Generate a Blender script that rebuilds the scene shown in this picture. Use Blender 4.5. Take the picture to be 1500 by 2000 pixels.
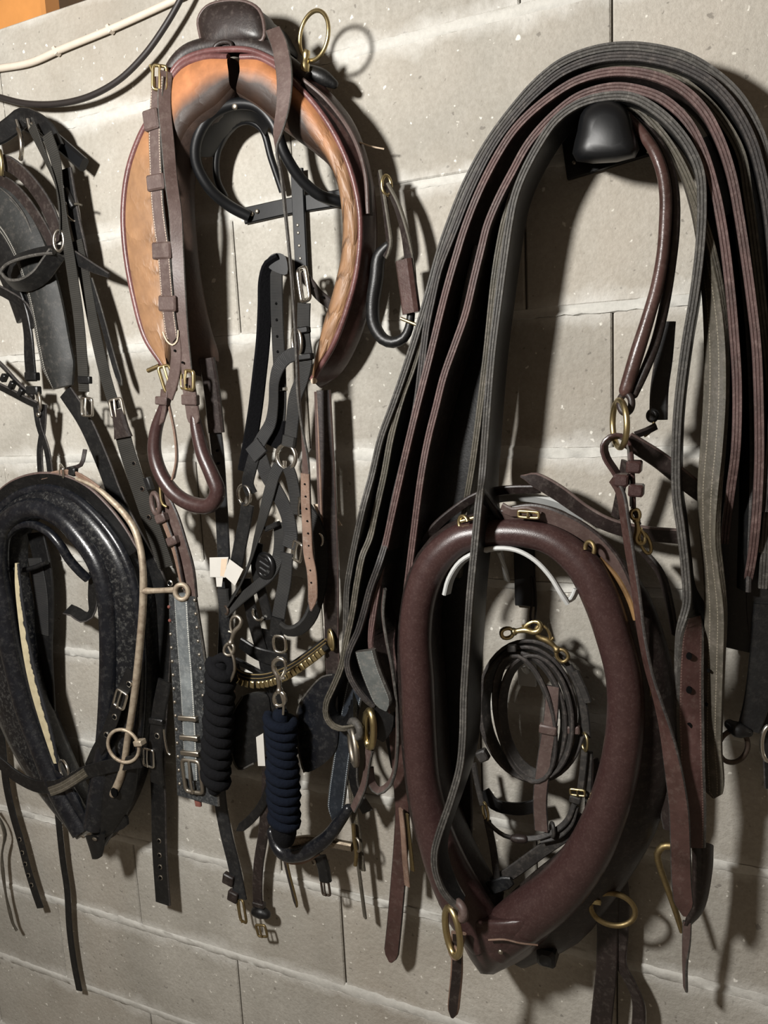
import bpy, math, random
import numpy as np
from mathutils import Vector, Matrix
random.seed(7)
for o in list(bpy.data.objects): bpy.data.objects.remove(o)
S = bpy.context.scene
COL = S.collection
# ------------------------------------------------------------------ camera
YAW, PIT, ROLL = .4290, -.1546, -.0491
CAM = np.array([0., -1.1165, -.5012]); F = 1499.1
def _rot(a, b, c):
    ca, sa, cb, sb, cc, sc = np.cos(a), np.sin(a), np.cos(b), np.sin(b), np.cos(c), np.sin(c)
    return np.array([[ca,-sa,0],[sa,ca,0],[0,0,1]]) @ np.array([[1,0,0],[0,cb,-sb],[0,sb,cb]]) @ np.array([[cc,-sc,0],[sc,cc,0],[0,0,1]])
RM = _rot(YAW, math.pi/2 + PIT, ROLL)
cd = bpy.data.cameras.new('camera'); co = bpy.data.objects.new('camera', cd); COL.objects.link(co)
cd.sensor_fit = 'VERTICAL'; cd.sensor_height = 24; cd.sensor_width = 18; cd.lens = 24*F/2000; cd.clip_start = .02
M4 = Matrix([list(RM[i]) + [CAM[i]] for i in range(3)] + [[0, 0, 0, 1]])
co.matrix_world = M4
S.camera = co
# ------------------------------------------------------------------ world, lamp, exposure
w = bpy.data.worlds.new('world'); S.world = w; w.use_nodes = True
w.node_tree.nodes['Background'].inputs[0].default_value = (1.0, .76, .55, 1)
w.node_tree.nodes['Background'].inputs[1].default_value = .135
ld = bpy.data.lights.new('lamp', 'POINT'); ld.energy = 155; ld.shadow_soft_size = .075; ld.color = (1.0, .975, .935)
lo = bpy.data.objects.new('lamp', ld); COL.objects.link(lo); lo.location = (-.84, -1.30, -.06)
S.view_settings.view_transform = 'Standard'; S.view_settings.look = 'None'
S.view_settings.exposure = 0; S.view_settings.gamma = 1; S.view_settings.use_curve_mapping = False
# ------------------------------------------------------------------ geometry helpers
N = np.array([0., -1., 0.])                      # out of the wall, into the room
DK = .62                                         # how far the tack stands off the wall
def P(u, v, d=0.):                               # a point of the photograph, d metres in front of the wall
    d = d if d < .012 else .012+(d-.012)*DK
    r = RM @ np.array([(u-750)/F, -(v-1000)/F, -1.])
    return CAM + r*((-d-CAM[1])/r[1])
def SC(p):                                       # metres per photo pixel at a point
    return -(RM.T @ (p-CAM))[2]/F
def bk(u, v, d0, d1):                            # the point straight behind (u,v,d0), at depth d1
    X = P(u, v, d0); X = np.array([X[0], P(u, v, d1)[1], X[2]]); q = RM.T @ (X-CAM)
    return (750+F*q[0]/-q[2], 1000-F*q[1]/-q[2], d1)
def nrm(a):
    l = np.linalg.norm(a); return a/l if l > 1e-12 else a
def _n(a): return math.sqrt(a[0]**2+a[1]**2+(a[2]*900)**2)
def spline(pts, step=9., closed=False, mn=2):
    pts = [np.array(p, float) for p in pts]; n = len(pts); out = []
    if n == 2 and not closed:
        k = max(mn, int(_n(pts[1]-pts[0])/step))
        return [pts[0]+(pts[1]-pts[0])*i/k for i in range(k+1)]
    for i in range(n if closed else n-1):
        p1, p2 = pts[i], pts[(i+1) % n]
        p0 = pts[(i-1) % n] if closed or i > 0 else 2*p1-p2
        p3 = pts[(i+2) % n] if closed or i+2 < n else 2*p2-p1
        def dd(a, b): return max(_n(b-a)**.5, 1e-3)
        t0 = 0; t1 = t0+dd(p0, p1); t2 = t1+dd(p1, p2); t3 = t2+dd(p2, p3)
        k = max(mn, int(_n(p2-p1)/step))
        for j in range(k):
            t = t1+(t2-t1)*j/k
            a1 = (t1-t)/(t1-t0)*p0+(t-t0)/(t1-t0)*p1; a2 = (t2-t)/(t2-t1)*p1+(t-t1)/(t2-t1)*p2
            a3 = (t3-t)/(t3-t2)*p2+(t-t2)/(t3-t2)*p3
            b1 = (t2-t)/(t2-t0)*a1+(t-t0)/(t2-t0)*a2; b2 = (t3-t)/(t3-t1)*a2+(t-t1)/(t3-t1)*a3
            out.append((t2-t)/(t2-t1)*b1+(t-t1)/(t2-t1)*b2)
    if not closed: out.append(pts[-1])
    return out
def resample(pts, n):                            # equal spacing along the photo path
    s = spline(pts, 4.); a = np.array(s); L = np.r_[0, np.cumsum([_n(x) for x in np.diff(a, axis=0)])]
    t = np.linspace(0, L[-1], n)
    return [np.array([np.interp(x, L, a[:, k]) for k in range(a.shape[1])]) for x in t]
def obj(name, V, Fc, mat, parent=None, uv=None, mi=None, smooth=True, ang=38):
    base = np.array(parent.get('_b', (0, 0, 0))) if parent is not None else np.zeros(3)
    if parent is None and not name.startswith(('wall', 'floor', 'ceiling', 'trim')):
        base = np.array(V).mean(0)
    me = bpy.data.meshes.new(name)
    me.from_pydata([tuple(np.array(v)-base) for v in V], [], Fc)
    for m in (mat if isinstance(mat, (list, tuple)) else [mat]): me.materials.append(m)
    if mi: me.polygons.foreach_set('material_index', mi)
    if uv:
        l = me.uv_layers.new(name='UVMap'); l.data.foreach_set('uv', [c for q in uv for c in q])
    if smooth:
        me.polygons.foreach_set('use_smooth', [True]*len(Fc)); me.set_sharp_from_angle(angle=math.radians(ang))
    me.update()
    o = bpy.data.objects.new(name, me); COL.objects.link(o)
    if parent is not None:
        o.parent = parent; o['_b'] = tuple(base)
    else:
        o.location = base; o['_b'] = tuple(base)
    return o
def tag(o, label, cat, group=None):
    o['label'] = label; o['category'] = cat
    if group: o['group'] = group
    return o
def thing(name, label, cat, at, group=None):
    o = bpy.data.objects.new(name, None); COL.objects.link(o); b = P(*at); o.empty_display_size = .02
    o.location = b; o['_b'] = tuple(b)
    return tag(o, label, cat, group)
def strap(par, name, pts, w, mat, t=.0035, edge=None, a=0., anchor=0., tip=None, tip0=None, step=9., bulge=0., closed=False, label=None, layers=0):
    """flat strap through pts=(u,v,d[,a[,w]]): a=0 lies flat against the wall, a=90 stands edge-on; w in photo pixels"""
    q = []
    for p in pts:
        p = list(p)
        if len(p) < 4 or p[3] is None: p = p[:3]+[a]+p[4:]
        if len(p) < 5: p = p+[w]
        q.append(p[:5])
    s = spline(q, step, closed); n = len(s)
    X = np.array([P(*p[:3]) for p in s])
    if closed: T = np.array([nrm(X[(i+1) % n]-X[i-1]) for i in range(n)])
    else: T = np.array([nrm(X[min(i+1, n-1)]-X[max(i-1, 0)]) for i in range(n)])
    Ls = np.r_[0, np.cumsum(np.linalg.norm(np.diff(X, axis=0), axis=1))]
    V = []; UVr = []
    for i in range(n):
        Np = nrm(N-T[i]*np.dot(N, T[i])); I = nrm(np.cross(Np, T[i]))
        aa = math.radians(s[i][3]); W = math.cos(aa)*I+math.sin(aa)*Np; B = nrm(np.cross(T[i], W))
        ww = s[i][4]*SC(X[i])
        if anchor and W[1] < -.2: ww = max(.006, min(ww, (-X[i][1]-.006)/-W[1]))    # keep clear of the wall
        cen = X[i]-anchor*W*ww/2
        f = 1.
        for tp, ds in ((tip, Ls[-1]-Ls[i]), (tip0, Ls[i])):
            if tp:
                kind, LL = tp; LL = LL*SC(X[i])
                if ds < LL:
                    x = ds/LL
                    f *= max(.12, math.sqrt(max(0, 1-(1-x)**2))) if kind == 'round' else (.25+.75*x if kind == 'point' else .6+.4*x)
        h = ww/2*f; c = min(t*.3, h*.4)
        prof = [(-h, -t/2+c), (-h+c, -t/2), (h-c, -t/2), (h, -t/2+c), (h, t/2-c), (h-c, t/2), (-h+c, t/2), (-h, t/2-c)]
        if bulge:
            b = bulge*SC(X[i]); prof = [(-h, -t/2+c), (-h+c, -t/2), (h-c, -t/2), (h, -t/2+c), (h, t/2-c), (h*.6, t/2+b*.75), (0, t/2+b), (-h*.6, t/2+b*.75), (-h, t/2-c)]
        if layers:                                     # sewn plies show as grooves along both edges
            g = t*.06; sd_ = []
            for q_ in range(layers):
                y0, y1 = -t/2+t*q_/layers, -t/2+t*(q_+1)/layers
                sd_ += [(0., y0+g), (0., y1-g)] + ([(g*1.6, y1)] if q_ < layers-1 else [])
            prof = [(-h+c, -t/2), (h-c, -t/2)]+[(h-x, y) for x, y in sd_]+[(h-c, t/2), (-h+c, t/2)]+[(-h+x, y) for x, y in sd_[::-1]]
        V += [cen+W*x+B*y for x, y in prof]; UVr.append([(x/(2*h)+.5, Ls[i]) for x, y in prof])
    m = len(prof); Fc = []; uv = []; mi = []
    em = 1 if edge is not None else 0
    rng = n if closed else n-1
    for i in range(rng):
        j2 = (i+1) % n
        for j in range(m):
            k = (j+1) % m
            Fc.append((i*m+j, i*m+k, j2*m+k, j2*m+j)); uv += [UVr[i][j], UVr[i][k], UVr[j2][k], UVr[j2][j]]
            mi.append(em if (j not in (0, (m-4)//2+2) if layers else (j in (0, 2, 3, 4, 6, 7) if not bulge else j in (0, 2, 3, 8))) else 0)
    if not closed:
        for i, rv in ((0, True), (n-1, False)):
            f = [i*m+j for j in range(m)]
            if rv: f = f[::-1]
            Fc.append(tuple(f)); mi.append(em); uv += [UVr[i][j % m] for j in (range(m-1, -1, -1) if rv else range(m))]
    o = obj(name, V, Fc, [mat, edge] if edge else mat, par, uv, mi)
    if label: o['label'] = label
    return o
def sweep3(par, name, X, R, mat, ns=10, closed=False, flat=None, up=None, caps=True, label=None):
    """round tube through 3-D points X with radii R (metres)"""
    X = np.array(X); n = len(X)
    if np.isscalar(R): R = [R]*n
    if closed: T = [nrm(X[(i+1) % n]-X[i-1]) for i in range(n)]
    else: T = [nrm(X[min(i+1, n-1)]-X[max(i-1, 0)]) for i in range(n)]
    u = N-T[0]*np.dot(N, T[0])
    if np.linalg.norm(u) < .1: u = np.cross(T[0], [1, 0, .3])
    u = nrm(u); fr = []
    for i in range(n):
        if up is not None: u = N
        u = u-T[i]*np.dot(u, T[i]); u = nrm(u); fr.append((u, np.cross(T[i], u)))
    if closed and up is None:                              # undo the twist
        e = nrm(fr[0][0]-T[-1]*np.dot(fr[0][0], T[-1])); tw = math.atan2(np.dot(e, fr[-1][1]), np.dot(e, fr[-1][0]))
        fr = [(math.cos(tw*i/n)*a+math.sin(tw*i/n)*b, -math.sin(tw*i/n)*a+math.cos(tw*i/n)*b) for i, (a, b) in enumerate(fr)]
    V = []; Fc = []; uv = []; Ls = np.r_[0, np.cumsum(np.linalg.norm(np.diff(np.r_[X, X[:1]], axis=0), axis=1))]
    for i in range(n):
        a, b = fr[i]; fl = flat if flat else 1.
        for j in range(ns):
            th = 2*math.pi*j/ns; V.append(X[i]+R[i]*(math.cos(th)*a*fl+math.sin(th)*b))
    for i in range(n if closed else n-1):
        i2 = (i+1) % n
        for j in range(ns):
            k = (j+1) % ns; Fc.append((i*ns+j, i*ns+k, i2*ns+k, i2*ns+j))
            uv += [(j/ns, Ls[i]), ((j+1)/ns, Ls[i]), ((j+1)/ns, Ls[i+1]), (j/ns, Ls[i+1])]
    if not closed and caps:
        Fc.append(tuple(range(ns-1, -1, -1))); uv += [(j/ns, 0) for j in range(ns)]
        Fc.append(tuple((n-1)*ns+j for j in range(ns))); uv += [(j/ns, Ls[n-1]) for j in range(ns)]
    o = obj(name, V, Fc, mat, par, uv, ang=50)
    if label: o['label'] = label
    return o
def tube(par, name, pts, r, mat, ns=10, closed=False, flat=None, step=8., rnd=False, up=None, label=None):
    """pts=(u,v,d[,r]); r in photo pixels"""
    q = [list(p)+([r] if len(p) < 4 else []) for p in pts]; s = spline(q, step, closed)
    X = [P(*p[:3]) for p in s]; R = [p[3]*SC(x) for p, x in zip(s, X)]
    if rnd and not closed:                                 # rounded ends
        for e, (i0, i1) in enumerate(((0, 1), (-1, -2))):
            d = nrm(X[i0]-X[i1]); r0 = R[i0]; ex = [(X[i0]+d*r0*k, r0*math.sqrt(max(.02, 1-k*k))) for k in (.35, .65, .88, .99)]
            for x, rr in ex:
                if e == 0: X.insert(0, x); R.insert(0, rr)
                else: X.append(x); R.append(rr)
    return sweep3(par, name, X, R, mat, ns, closed, flat, up, label=label)
def axes(yaw=0., tilt=0., roll=0.):
    """in-plane axes of a flat piece facing out of the wall, turned by yaw (about vertical), tilt (about horizontal), roll (in its plane)"""
    y, t, r = map(math.radians, (yaw, tilt, roll))
    X = np.array([math.cos(y), math.sin(y), 0.]); n = np.array([math.sin(y), -math.cos(y), 0.]); Z = np.array([0., 0., 1.])
    Z2 = math.cos(t)*Z+math.sin(t)*n; n2 = math.cos(t)*n-math.sin(t)*Z
    X3 = math.cos(r)*X-math.sin(r)*Z2; Z3 = math.sin(r)*X+math.cos(r)*Z2
    return X3, Z3, n2
def ring(par, name, c, r, tr, mat, yaw=0., tilt=0., roll=0., asp=1., arc=(0, 360), n=28, ns=8, sq=2., label=None):
    """ring of photo-pixel radius r (asp = height/width) and wire radius tr; sq>2 squares it off"""
    cen = P(*c); k = SC(cen); X, Z, n2 = axes(yaw, tilt, roll); pts = []
    full = abs(arc[1]-arc[0]) >= 360; m = n if full else n+1
    for i in range(m):
        th = math.radians(arc[0]+(arc[1]-arc[0])*i/n); ct, st = math.cos(th), math.sin(th)
        e = 2/sq; x = math.copysign(abs(ct)**e, ct); z = math.copysign(abs(st)**e, st)
        pts.append(cen+X*x*r*k+Z*z*r*asp*k)
    return sweep3(par, name, pts, tr*k, mat, ns, full, label=label)
def buckle(par, c, wd, ht, tr, mat, roll=0., yaw=0., tilt=0., tongue=True, n=32, tw=None):
    b = ring(par, 'buckle', c, wd/2, tr, mat, yaw, tilt, roll, ht/wd, n=n, sq=7)
    if tongue:
        cen = P(*c); k = SC(cen); X, Z, n2 = axes(yaw, tilt, roll)
        a = cen+Z*ht/2*k; e = cen-Z*ht/2*k+n2*tr*1.4*k
        sweep3(b, 'tongue', [a+n2*tr*k, cen+n2*tr*1.7*k, e], tr*.75*k, mat, 6)
    return b
def box(par, name, c, wd, ht, dp, mat, roll=0., yaw=0., tilt=0., bev=.25, ns=3, label=None):
    """rounded block: wd, ht in photo pixels, dp metres deep, centred at c"""
    cen = P(*c); k = SC(cen); X, Z, n2 = axes(yaw, tilt, roll); W, H = wd*k/2, ht*k/2; D = dp/2
    b = min(W, H, D)*bev*2*.98 if bev else 0; V = []; Fc = []
    lay = [(-D, b*.6), (-D+b*.6, 0), (D-b*.6, 0), (D, b*.6)]; per = []
    for z, ins in lay:
        pts = []
        for sx, sz in ((1, 1), (-1, 1), (-1, -1), (1, -1)):
            cc = [(W-ins, H-ins-b*.5), (W-ins-b*.5, H-ins)]
            if sx*sz < 0: cc = cc[::-1]
            for x, y in cc: pts.append((sx*x, sz*y))
        per.append(pts); V += [cen+X*x+Z*y+n2*z for x, y in pts]
    m = 8
    for i in range(3):
        for j in range(m): Fc.append((i*m+j, i*m+(j+1) % m, (i+1)*m+(j+1) % m, (i+1)*m+j))
    Fc.append(tuple(range(m-1, -1, -1))); Fc.append(tuple(3*m+j for j in range(m)))
    o = obj(name, V, Fc, mat, par, ang=30)
    if label: o['label'] = label
    return o
def disc(par, name, c, r, mat, dp=.0012, yaw=0., tilt=0., asp=1., n=10, dome=0., label=None):
    cen = P(*c)+N*.0009; k = SC(cen); X, Z, n2 = axes(yaw, tilt); V = []; Fc = []
    lays = [(1, 0), (1, dp)] + ([(.7, dp+dome*k*.7), (.3, dp+dome*k)] if dome else [])
    for rr, z in lays:
        V += [cen+(X*math.cos(2*math.pi*i/n)+Z*asp*math.sin(2*math.pi*i/n))*r*k*rr+n2*z for i in range(n)]
    for l in range(len(lays)-1):
        for i in range(n): Fc.append((l*n+i, l*n+(i+1) % n, (l+1)*n+(i+1) % n, (l+1)*n+i))
    Fc.append(tuple(range(n-1, -1, -1))); Fc.append(tuple((len(lays)-1)*n+i for i in range(n)))
    o = obj(name, V, Fc, mat, par, ang=50)
    if label: o['label'] = label
    return o
def eyelet(par, c, r, mat, hole=None, yaw=0.):
    o = ring(par, 'eyelet', c, r, r*.33, mat, yaw=yaw, n=12, ns=6)
    disc(o, 'hole', (c[0], c[1], c[2]-.001), r*.8, hole or M['black_hole'], .0014, yaw=yaw, n=8)
    return o
def loft(par, name, rails, n, mat, sub=3, mi_of=None, caps=True, uvs=True, closed=True, ang=60, label=None, pinch=None):
    """surface through rails of (u,v,d) that run side by side, closed round the section"""
    Rr = [[P(*p[:3]) for p in resample(r, n)] for r in rails]; m = len(Rr); V = []; cnt = None
    for i in range(n):
        c = [r[i] for r in Rr]; ringp = []
        for j in range(m if closed else m-1):
            p1, p2 = c[j], c[(j+1) % m]
            p0 = c[(j-1) % m] if closed or j > 0 else 2*p1-p2
            p3 = c[(j+2) % m] if closed or j+2 < m else 2*p2-p1
            for s in range(sub):
                t = s/sub; ringp.append(.5*(2*p1+(p2-p0)*t+(2*p0-5*p1+4*p2-p3)*t*t+(3*p1-p0-3*p2+p3)*t**3))
        if not closed: ringp.append(c[-1])
        if pinch:
            f = pinch(i/(n-1)); ce = np.mean(ringp, axis=0); ringp = [ce+(x-ce)*f for x in ringp]
        cnt = len(ringp); V += ringp
    Fc = []; uv = []; mi = []
    for i in range(n-1):
        for j in range(cnt if closed else cnt-1):
            k = (j+1) % cnt
            Fc.append((i*cnt+j, i*cnt+k, (i+1)*cnt+k, (i+1)*cnt+j))
            uv += [(j/cnt, i/(n-1)), ((j+1)/cnt, i/(n-1)), ((j+1)/cnt, (i+1)/(n-1)), (j/cnt, (i+1)/(n-1))]
            mi.append(mi_of(j/cnt, i/(n-1)) if mi_of else 0)
    if caps and closed:
        Fc.append(tuple(range(cnt-1, -1, -1))); uv += [(j/cnt, 0) for j in range(cnt)]; mi.append(0)
        Fc.append(tuple((n-1)*cnt+j for j in range(cnt))); uv += [(j/cnt, 1) for j in range(cnt)]; mi.append(0)
    o = obj(name, V, Fc, mat, par, uv, mi, ang=ang)
    if label: o['label'] = label
    return o
def plate(par, name, outline, th, mat, dome=0., label=None, step=9., sharp=False):
    """solid sheet with a traced outline of (u,v,d), th metres thick towards the wall, swelling by dome photo pixels"""
    s = [np.array(p, float) for p in outline] if sharp else spline(outline, step, True); X = [P(*p[:3]) for p in s]; n = len(X); c = np.mean(X, axis=0)
    k = SC(c); V = []; Fc = []; lay = [x/5 for x in range(5)] if dome else [0]
    V += [x-N*th for x in X]
    for t in lay: V += [c+(x-c)*math.cos(t*1.57)+N*dome*k*math.sin(t*1.57) for x in X]
    for l in range(len(lay)):
        for i in range(n): Fc.append((l*n+i, l*n+(i+1) % n, (l+1)*n+(i+1) % n, (l+1)*n+i))
    V += [c+N*dome*k, c-N*th]; a = len(lay)*n
    for i in range(n): Fc += [(a+i, a+(i+1) % n, len(V)-2), ((i+1) % n, i, len(V)-1)]
    o = obj(name, V, Fc, mat, par, ang=40)
    import bmesh
    bm = bmesh.new(); bm.from_mesh(o.data); bmesh.ops.recalc_face_normals(bm, faces=bm.faces); bm.to_mesh(o.data); bm.free()
    if label: o['label'] = label
    return o
# ------------------------------------------------------------------ materials
M = {}
def mat(name):
    m = bpy.data.materials.new(name); m.use_nodes = True; nt = m.node_tree; b = nt.nodes['Principled BSDF']; M[name] = m
    return m, nt, b
def nd(nt, typ, ins=None, **kw):
    n = nt.nodes.new(typ)
    for k, v in kw.items(): setattr(n, k, v)
    for k, v in (ins or {}).items():
        if isinstance(v, bpy.types.NodeSocket): nt.links.new(v, n.inputs[k])
        else: n.inputs[k].default_value = v
    return n
def ramp(nt, fac, stops):
    r = nt.nodes.new('ShaderNodeValToRGB'); nt.links.new(fac, r.inputs[0]); e = r.color_ramp.elements
    e[0].position, e[0].color = stops[0][0], (*stops[0][1], 1); e[1].position, e[1].color = stops[-1][0], (*stops[-1][1], 1)
    for p, c in stops[1:-1]:
        x = e.new(p); x.color = (*c, 1)
    return r.outputs[0]
def hx(h):
    c = [int(h[i:i+2], 16)/255 for i in (0, 2, 4)]
    return tuple(x/12.92 if x <= .04045 else ((x+.055)/1.055)**2.4 for x in c)
def mixc(nt, f, a, b, mode='MIX'):
    n = nt.nodes.new('ShaderNodeMix'); n.data_type = 'RGBA'; n.blend_type = mode
    for i, v in ((0, f), (6, a), (7, b)):
        if isinstance(v, bpy.types.NodeSocket): nt.links.new(v, n.inputs[i])
        else: n.inputs[i].default_value = v if i == 0 else (*v, 1)
    return n.outputs[2]
def mth(nt, op, a, b=0., c=0.):
    n = nt.nodes.new('ShaderNodeMath'); n.operation = op
    for i, v in enumerate((a, b, c)):
        if isinstance(v, bpy.types.NodeSocket): nt.links.new(v, n.inputs[i])
        else: n.inputs[i].default_value = v
    return n.outputs[0]
def leather(name, c, c2=None, rough=.45, scale=60, bump=.12, dust=.0, dustc='a59a90', stitch=None, spec=.4, crack=0., srow=(.1, .9), groove=False):
    m, nt, b = mat(name); tc = nd(nt, 'ShaderNodeTexCoord'); o = tc.outputs['Object']
    c = hx(c); c2 = hx(c2) if c2 else tuple(x*.6 for x in c)
    n1 = nd(nt, 'ShaderNodeTexNoise', {'Vector': o, 'Scale': scale*.35, 'Detail': 4., 'Roughness': .65})
    n2 = nd(nt, 'ShaderNodeTexNoise', {'Vector': o, 'Scale': scale*5, 'Detail': 3.})
    col = mixc(nt, ramp(nt, n1.outputs[0], [(.3, (0, 0, 0)), (.7, (1, 1, 1))]), c2, c)
    h = n2.outputs[0]
    if dust:
        n3 = nd(nt, 'ShaderNodeTexNoise', {'Vector': o, 'Scale': scale*1.6, 'Detail': 6., 'Roughness': .75})
        f = mth(nt, 'MULTIPLY', ramp(nt, n3.outputs[0], [(.5, (0, 0, 0)), (.78, (1, 1, 1))]), dust)
        col = mixc(nt, f, col, hx(dustc))
    if crack:
        vo = nd(nt, 'ShaderNodeTexVoronoi', {'Vector': o, 'Scale': scale*2.2}, feature='DISTANCE_TO_EDGE')
        f = mth(nt, 'MULTIPLY', ramp(nt, vo.outputs[0], [(.0, (1, 1, 1)), (.06, (0, 0, 0))]), crack)
        n4 = nd(nt, 'ShaderNodeTexNoise', {'Vector': o, 'Scale': scale*.6}); f = mth(nt, 'MULTIPLY', f, ramp(nt, n4.outputs[0], [(.45, (0, 0, 0)), (.6, (1, 1, 1))]))
        col = mixc(nt, f, col, hx(dustc))
    uvx = None
    if stitch or groove:
        sp = nd(nt, 'ShaderNodeSeparateXYZ', {0: tc.outputs['UV']}); uvx = sp.outputs[0]
        a = mth(nt, 'LESS_THAN', mth(nt, 'ABSOLUTE', mth(nt, 'SUBTRACT', uvx, srow[0])), .024)
        e = mth(nt, 'LESS_THAN', mth(nt, 'ABSOLUTE', mth(nt, 'SUBTRACT', uvx, srow[1])), .024)
        line = mth(nt, 'MAXIMUM', a, e)
        if stitch:
            dash = mth(nt, 'LESS_THAN', mth(nt, 'FRACT', mth(nt, 'MULTIPLY', sp.outputs[1], 260.)), .68)
            col = mixc(nt, mth(nt, 'MULTIPLY', mth(nt, 'MULTIPLY', line, dash), .85), col, hx(stitch))
        h = mth(nt, 'SUBTRACT', h, mth(nt, 'MULTIPLY', line, .9))
    nt.links.new(col, b.inputs['Base Color'])
    rr = nd(nt, 'ShaderNodeMapRange', {0: n1.outputs[0], 3: rough*.8, 4: min(1, rough*1.35)}); nt.links.new(rr.outputs[0], b.inputs['Roughness'])
    b.inputs['Specular IOR Level'].default_value = spec
    bp = nd(nt, 'ShaderNodeBump', {'Strength': bump, 'Distance': .002, 'Height': h}); nt.links.new(bp.outputs[0], b.inputs['Normal'])
    return m
def webbing(name, c, c2, ribs=620., stitch=None):
    m, nt, b = mat(name); tc = nd(nt, 'ShaderNodeTexCoord'); sp = nd(nt, 'ShaderNodeSeparateXYZ', {0: tc.outputs['UV']})
    wv = mth(nt, 'SINE', mth(nt, 'MULTIPLY', sp.outputs[1], ribs*6.283/1.45))
    f = mth(nt, 'MULTIPLY_ADD', wv, .5, .5)
    n1 = nd(nt, 'ShaderNodeTexNoise', {'Vector': tc.outputs['Object'], 'Scale': 30., 'Detail': 4.})
    col = mixc(nt, f, hx(c2), hx(c)); col = mixc(nt, mth(nt, 'MULTIPLY', n1.outputs[0], .16), col, hx('6a665f'))
    if stitch:
        e = mth(nt, 'LESS_THAN', mth(nt, 'ABSOLUTE', mth(nt, 'SUBTRACT', mth(nt, 'ABSOLUTE', mth(nt, 'SUBTRACT', sp.outputs[0], .5)), .38)), .02)
        col = mixc(nt, mth(nt, 'MULTIPLY', e, .6), col, hx(stitch))
    nt.links.new(col, b.inputs['Base Color']); b.inputs['Roughness'].default_value = .62; b.inputs['Specular IOR Level'].default_value = .25
    bp = nd(nt, 'ShaderNodeBump', {'Strength': .5, 'Distance': .001, 'Height': f}); nt.links.new(bp.outputs[0], b.inputs['Normal'])
    return m
def metal(name, c, rough=.3, rust=0., rustc='6b4a34', met=1., sc=90):
    m, nt, b = mat(name); tc = nd(nt, 'ShaderNodeTexCoord'); n1 = nd(nt, 'ShaderNodeTexNoise', {'Vector': tc.outputs['Object'], 'Scale': sc, 'Detail': 5., 'Roughness': .7})
    col = mixc(nt, mth(nt, 'MULTIPLY', ramp(nt, n1.outputs[0], [(.5-.2*rust, (0, 0, 0)), (.78-.2*rust, (1, 1, 1))]), min(1, rust*1.2)), hx(c), hx(rustc))
    nt.links.new(col, b.inputs['Base Color']); b.inputs['Metallic'].default_value = met
    rr = nd(nt, 'ShaderNodeMapRange', {0: n1.outputs[0], 3: rough*.7, 4: min(1, rough*1.5+rust*.3)}); nt.links.new(rr.outputs[0], b.inputs['Roughness'])
    return m
def plain(name, c, rough=.6, spec=.4, noise=.25, sc=60, bump=.1):
    m, nt, b = mat(name); tc = nd(nt, 'ShaderNodeTexCoord'); n1 = nd(nt, 'ShaderNodeTexNoise', {'Vector': tc.outputs['Object'], 'Scale': sc, 'Detail': 5., 'Roughness': .65})
    c = hx(c); col = mixc(nt, mth(nt, 'MULTIPLY', n1.outputs[0], noise*2), c, tuple(x*.45 for x in c))
    nt.links.new(col, b.inputs['Base Color']); b.inputs['Roughness'].default_value = rough; b.inputs['Specular IOR Level'].default_value = spec
    bp = nd(nt, 'ShaderNodeBump', {'Strength': bump, 'Distance': .001, 'Height': n1.outputs[0]}); nt.links.new(bp.outputs[0], b.inputs['Normal'])
    return m
leather('leather_brown', '564743', '443632', .45, dust=.18)
leather('leather_brown_stitched', '564743', '443632', .45, dust=.18, stitch='b5a695')
leather('leather_maroon', '3a2826', '322120', .3, dust=.14, dustc='8f7a75', spec=.5, scale=170)
leather('leather_maroon_gloss', '4c3733', '33231f', .3, dust=.12)
leather('leather_maroon_grooved', '4f3835', '35221f', .42, dust=.12, stitch='6a5650', srow=(.14, .86))
leather('leather_dark', '281f1d', '1a1513', .42, dust=.12)
leather('leather_black', '131313', '0b0b0c', .4, dust=.08, dustc='77736c')
leather('leather_black_grooved', '222325', '131314', .38, dust=.12, dustc='88857d', groove=True)
leather('leather_black_gloss', '14161b', '0c0d11', .26, dust=.12, dustc='8b8984', spec=.5)
leather('leather_black_worn', '17181b', '0c0d10', .3, dust=.32, dustc='8f8e88', scale=80)
leather('leather_olive', '4c473e', '363229', .5, dust=.2, stitch='787163', srow=(.3, .7))
leather('edge_gray', '45423e', '2f2d2a', .6, dust=.35, dustc='96928a', bump=.3)
leather('edge_pink', '584340', '3d2e2b', .6, dust=.35, dustc='a08b84', bump=.3)
leather('edge_olive', '514c41', '38352d', .6, dust=.3, bump=.3)
leather('edge_dark', '363230', '242120', .6, dust=.2, bump=.3)
leather('leather_tan', '826a5b', '5e493d', .6, dust=.2, crack=.25)
leather('leather_gray_worn', '323436', '1d1f20', .45, dust=.5, dustc='8f908d', scale=110)
leather('leather_silver', '787d7e', '4a4e50', .5, dust=.4, dustc='b5b6b2', scale=70, stitch='c9c8c0', srow=(.06, .94))
leather('suede_tan', '8a6a42', '5d4529', .7)
leather('leather_navy_stitched', '1f242b', '14181d', .4, dust=.12, dustc='8b8f92', stitch='8b9296', srow=(.1, .9))
leather('suede_red', '7a4a40', '5a322b', .8, dust=.1)
webbing('webbing_black', '151618', '08090a'); webbing('webbing_gray', '1f2023', '0e0f10')
webbing('webbing_harness', '242320', '151513', 420., stitch=None)
metal('brass', 'c4b386', .3, .3, '6a5a3c'); metal('brass_dull', '94835f', .42, .5, '54452f')
metal('steel', 'cfcbc2', .22, .12, '6b6258'); metal('steel_dull', 'a39c90', .38, .4, '57483b')
metal('iron_rust', 'b7aa96', .45, .55, '5a4434', met=.55, sc=55); metal('iron_dark', '4a4038', .5, .5, '3a2a20', met=.6)
metal('iron_bit', '8f8474', .45, .5, '4a3c33', sc=240)
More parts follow.
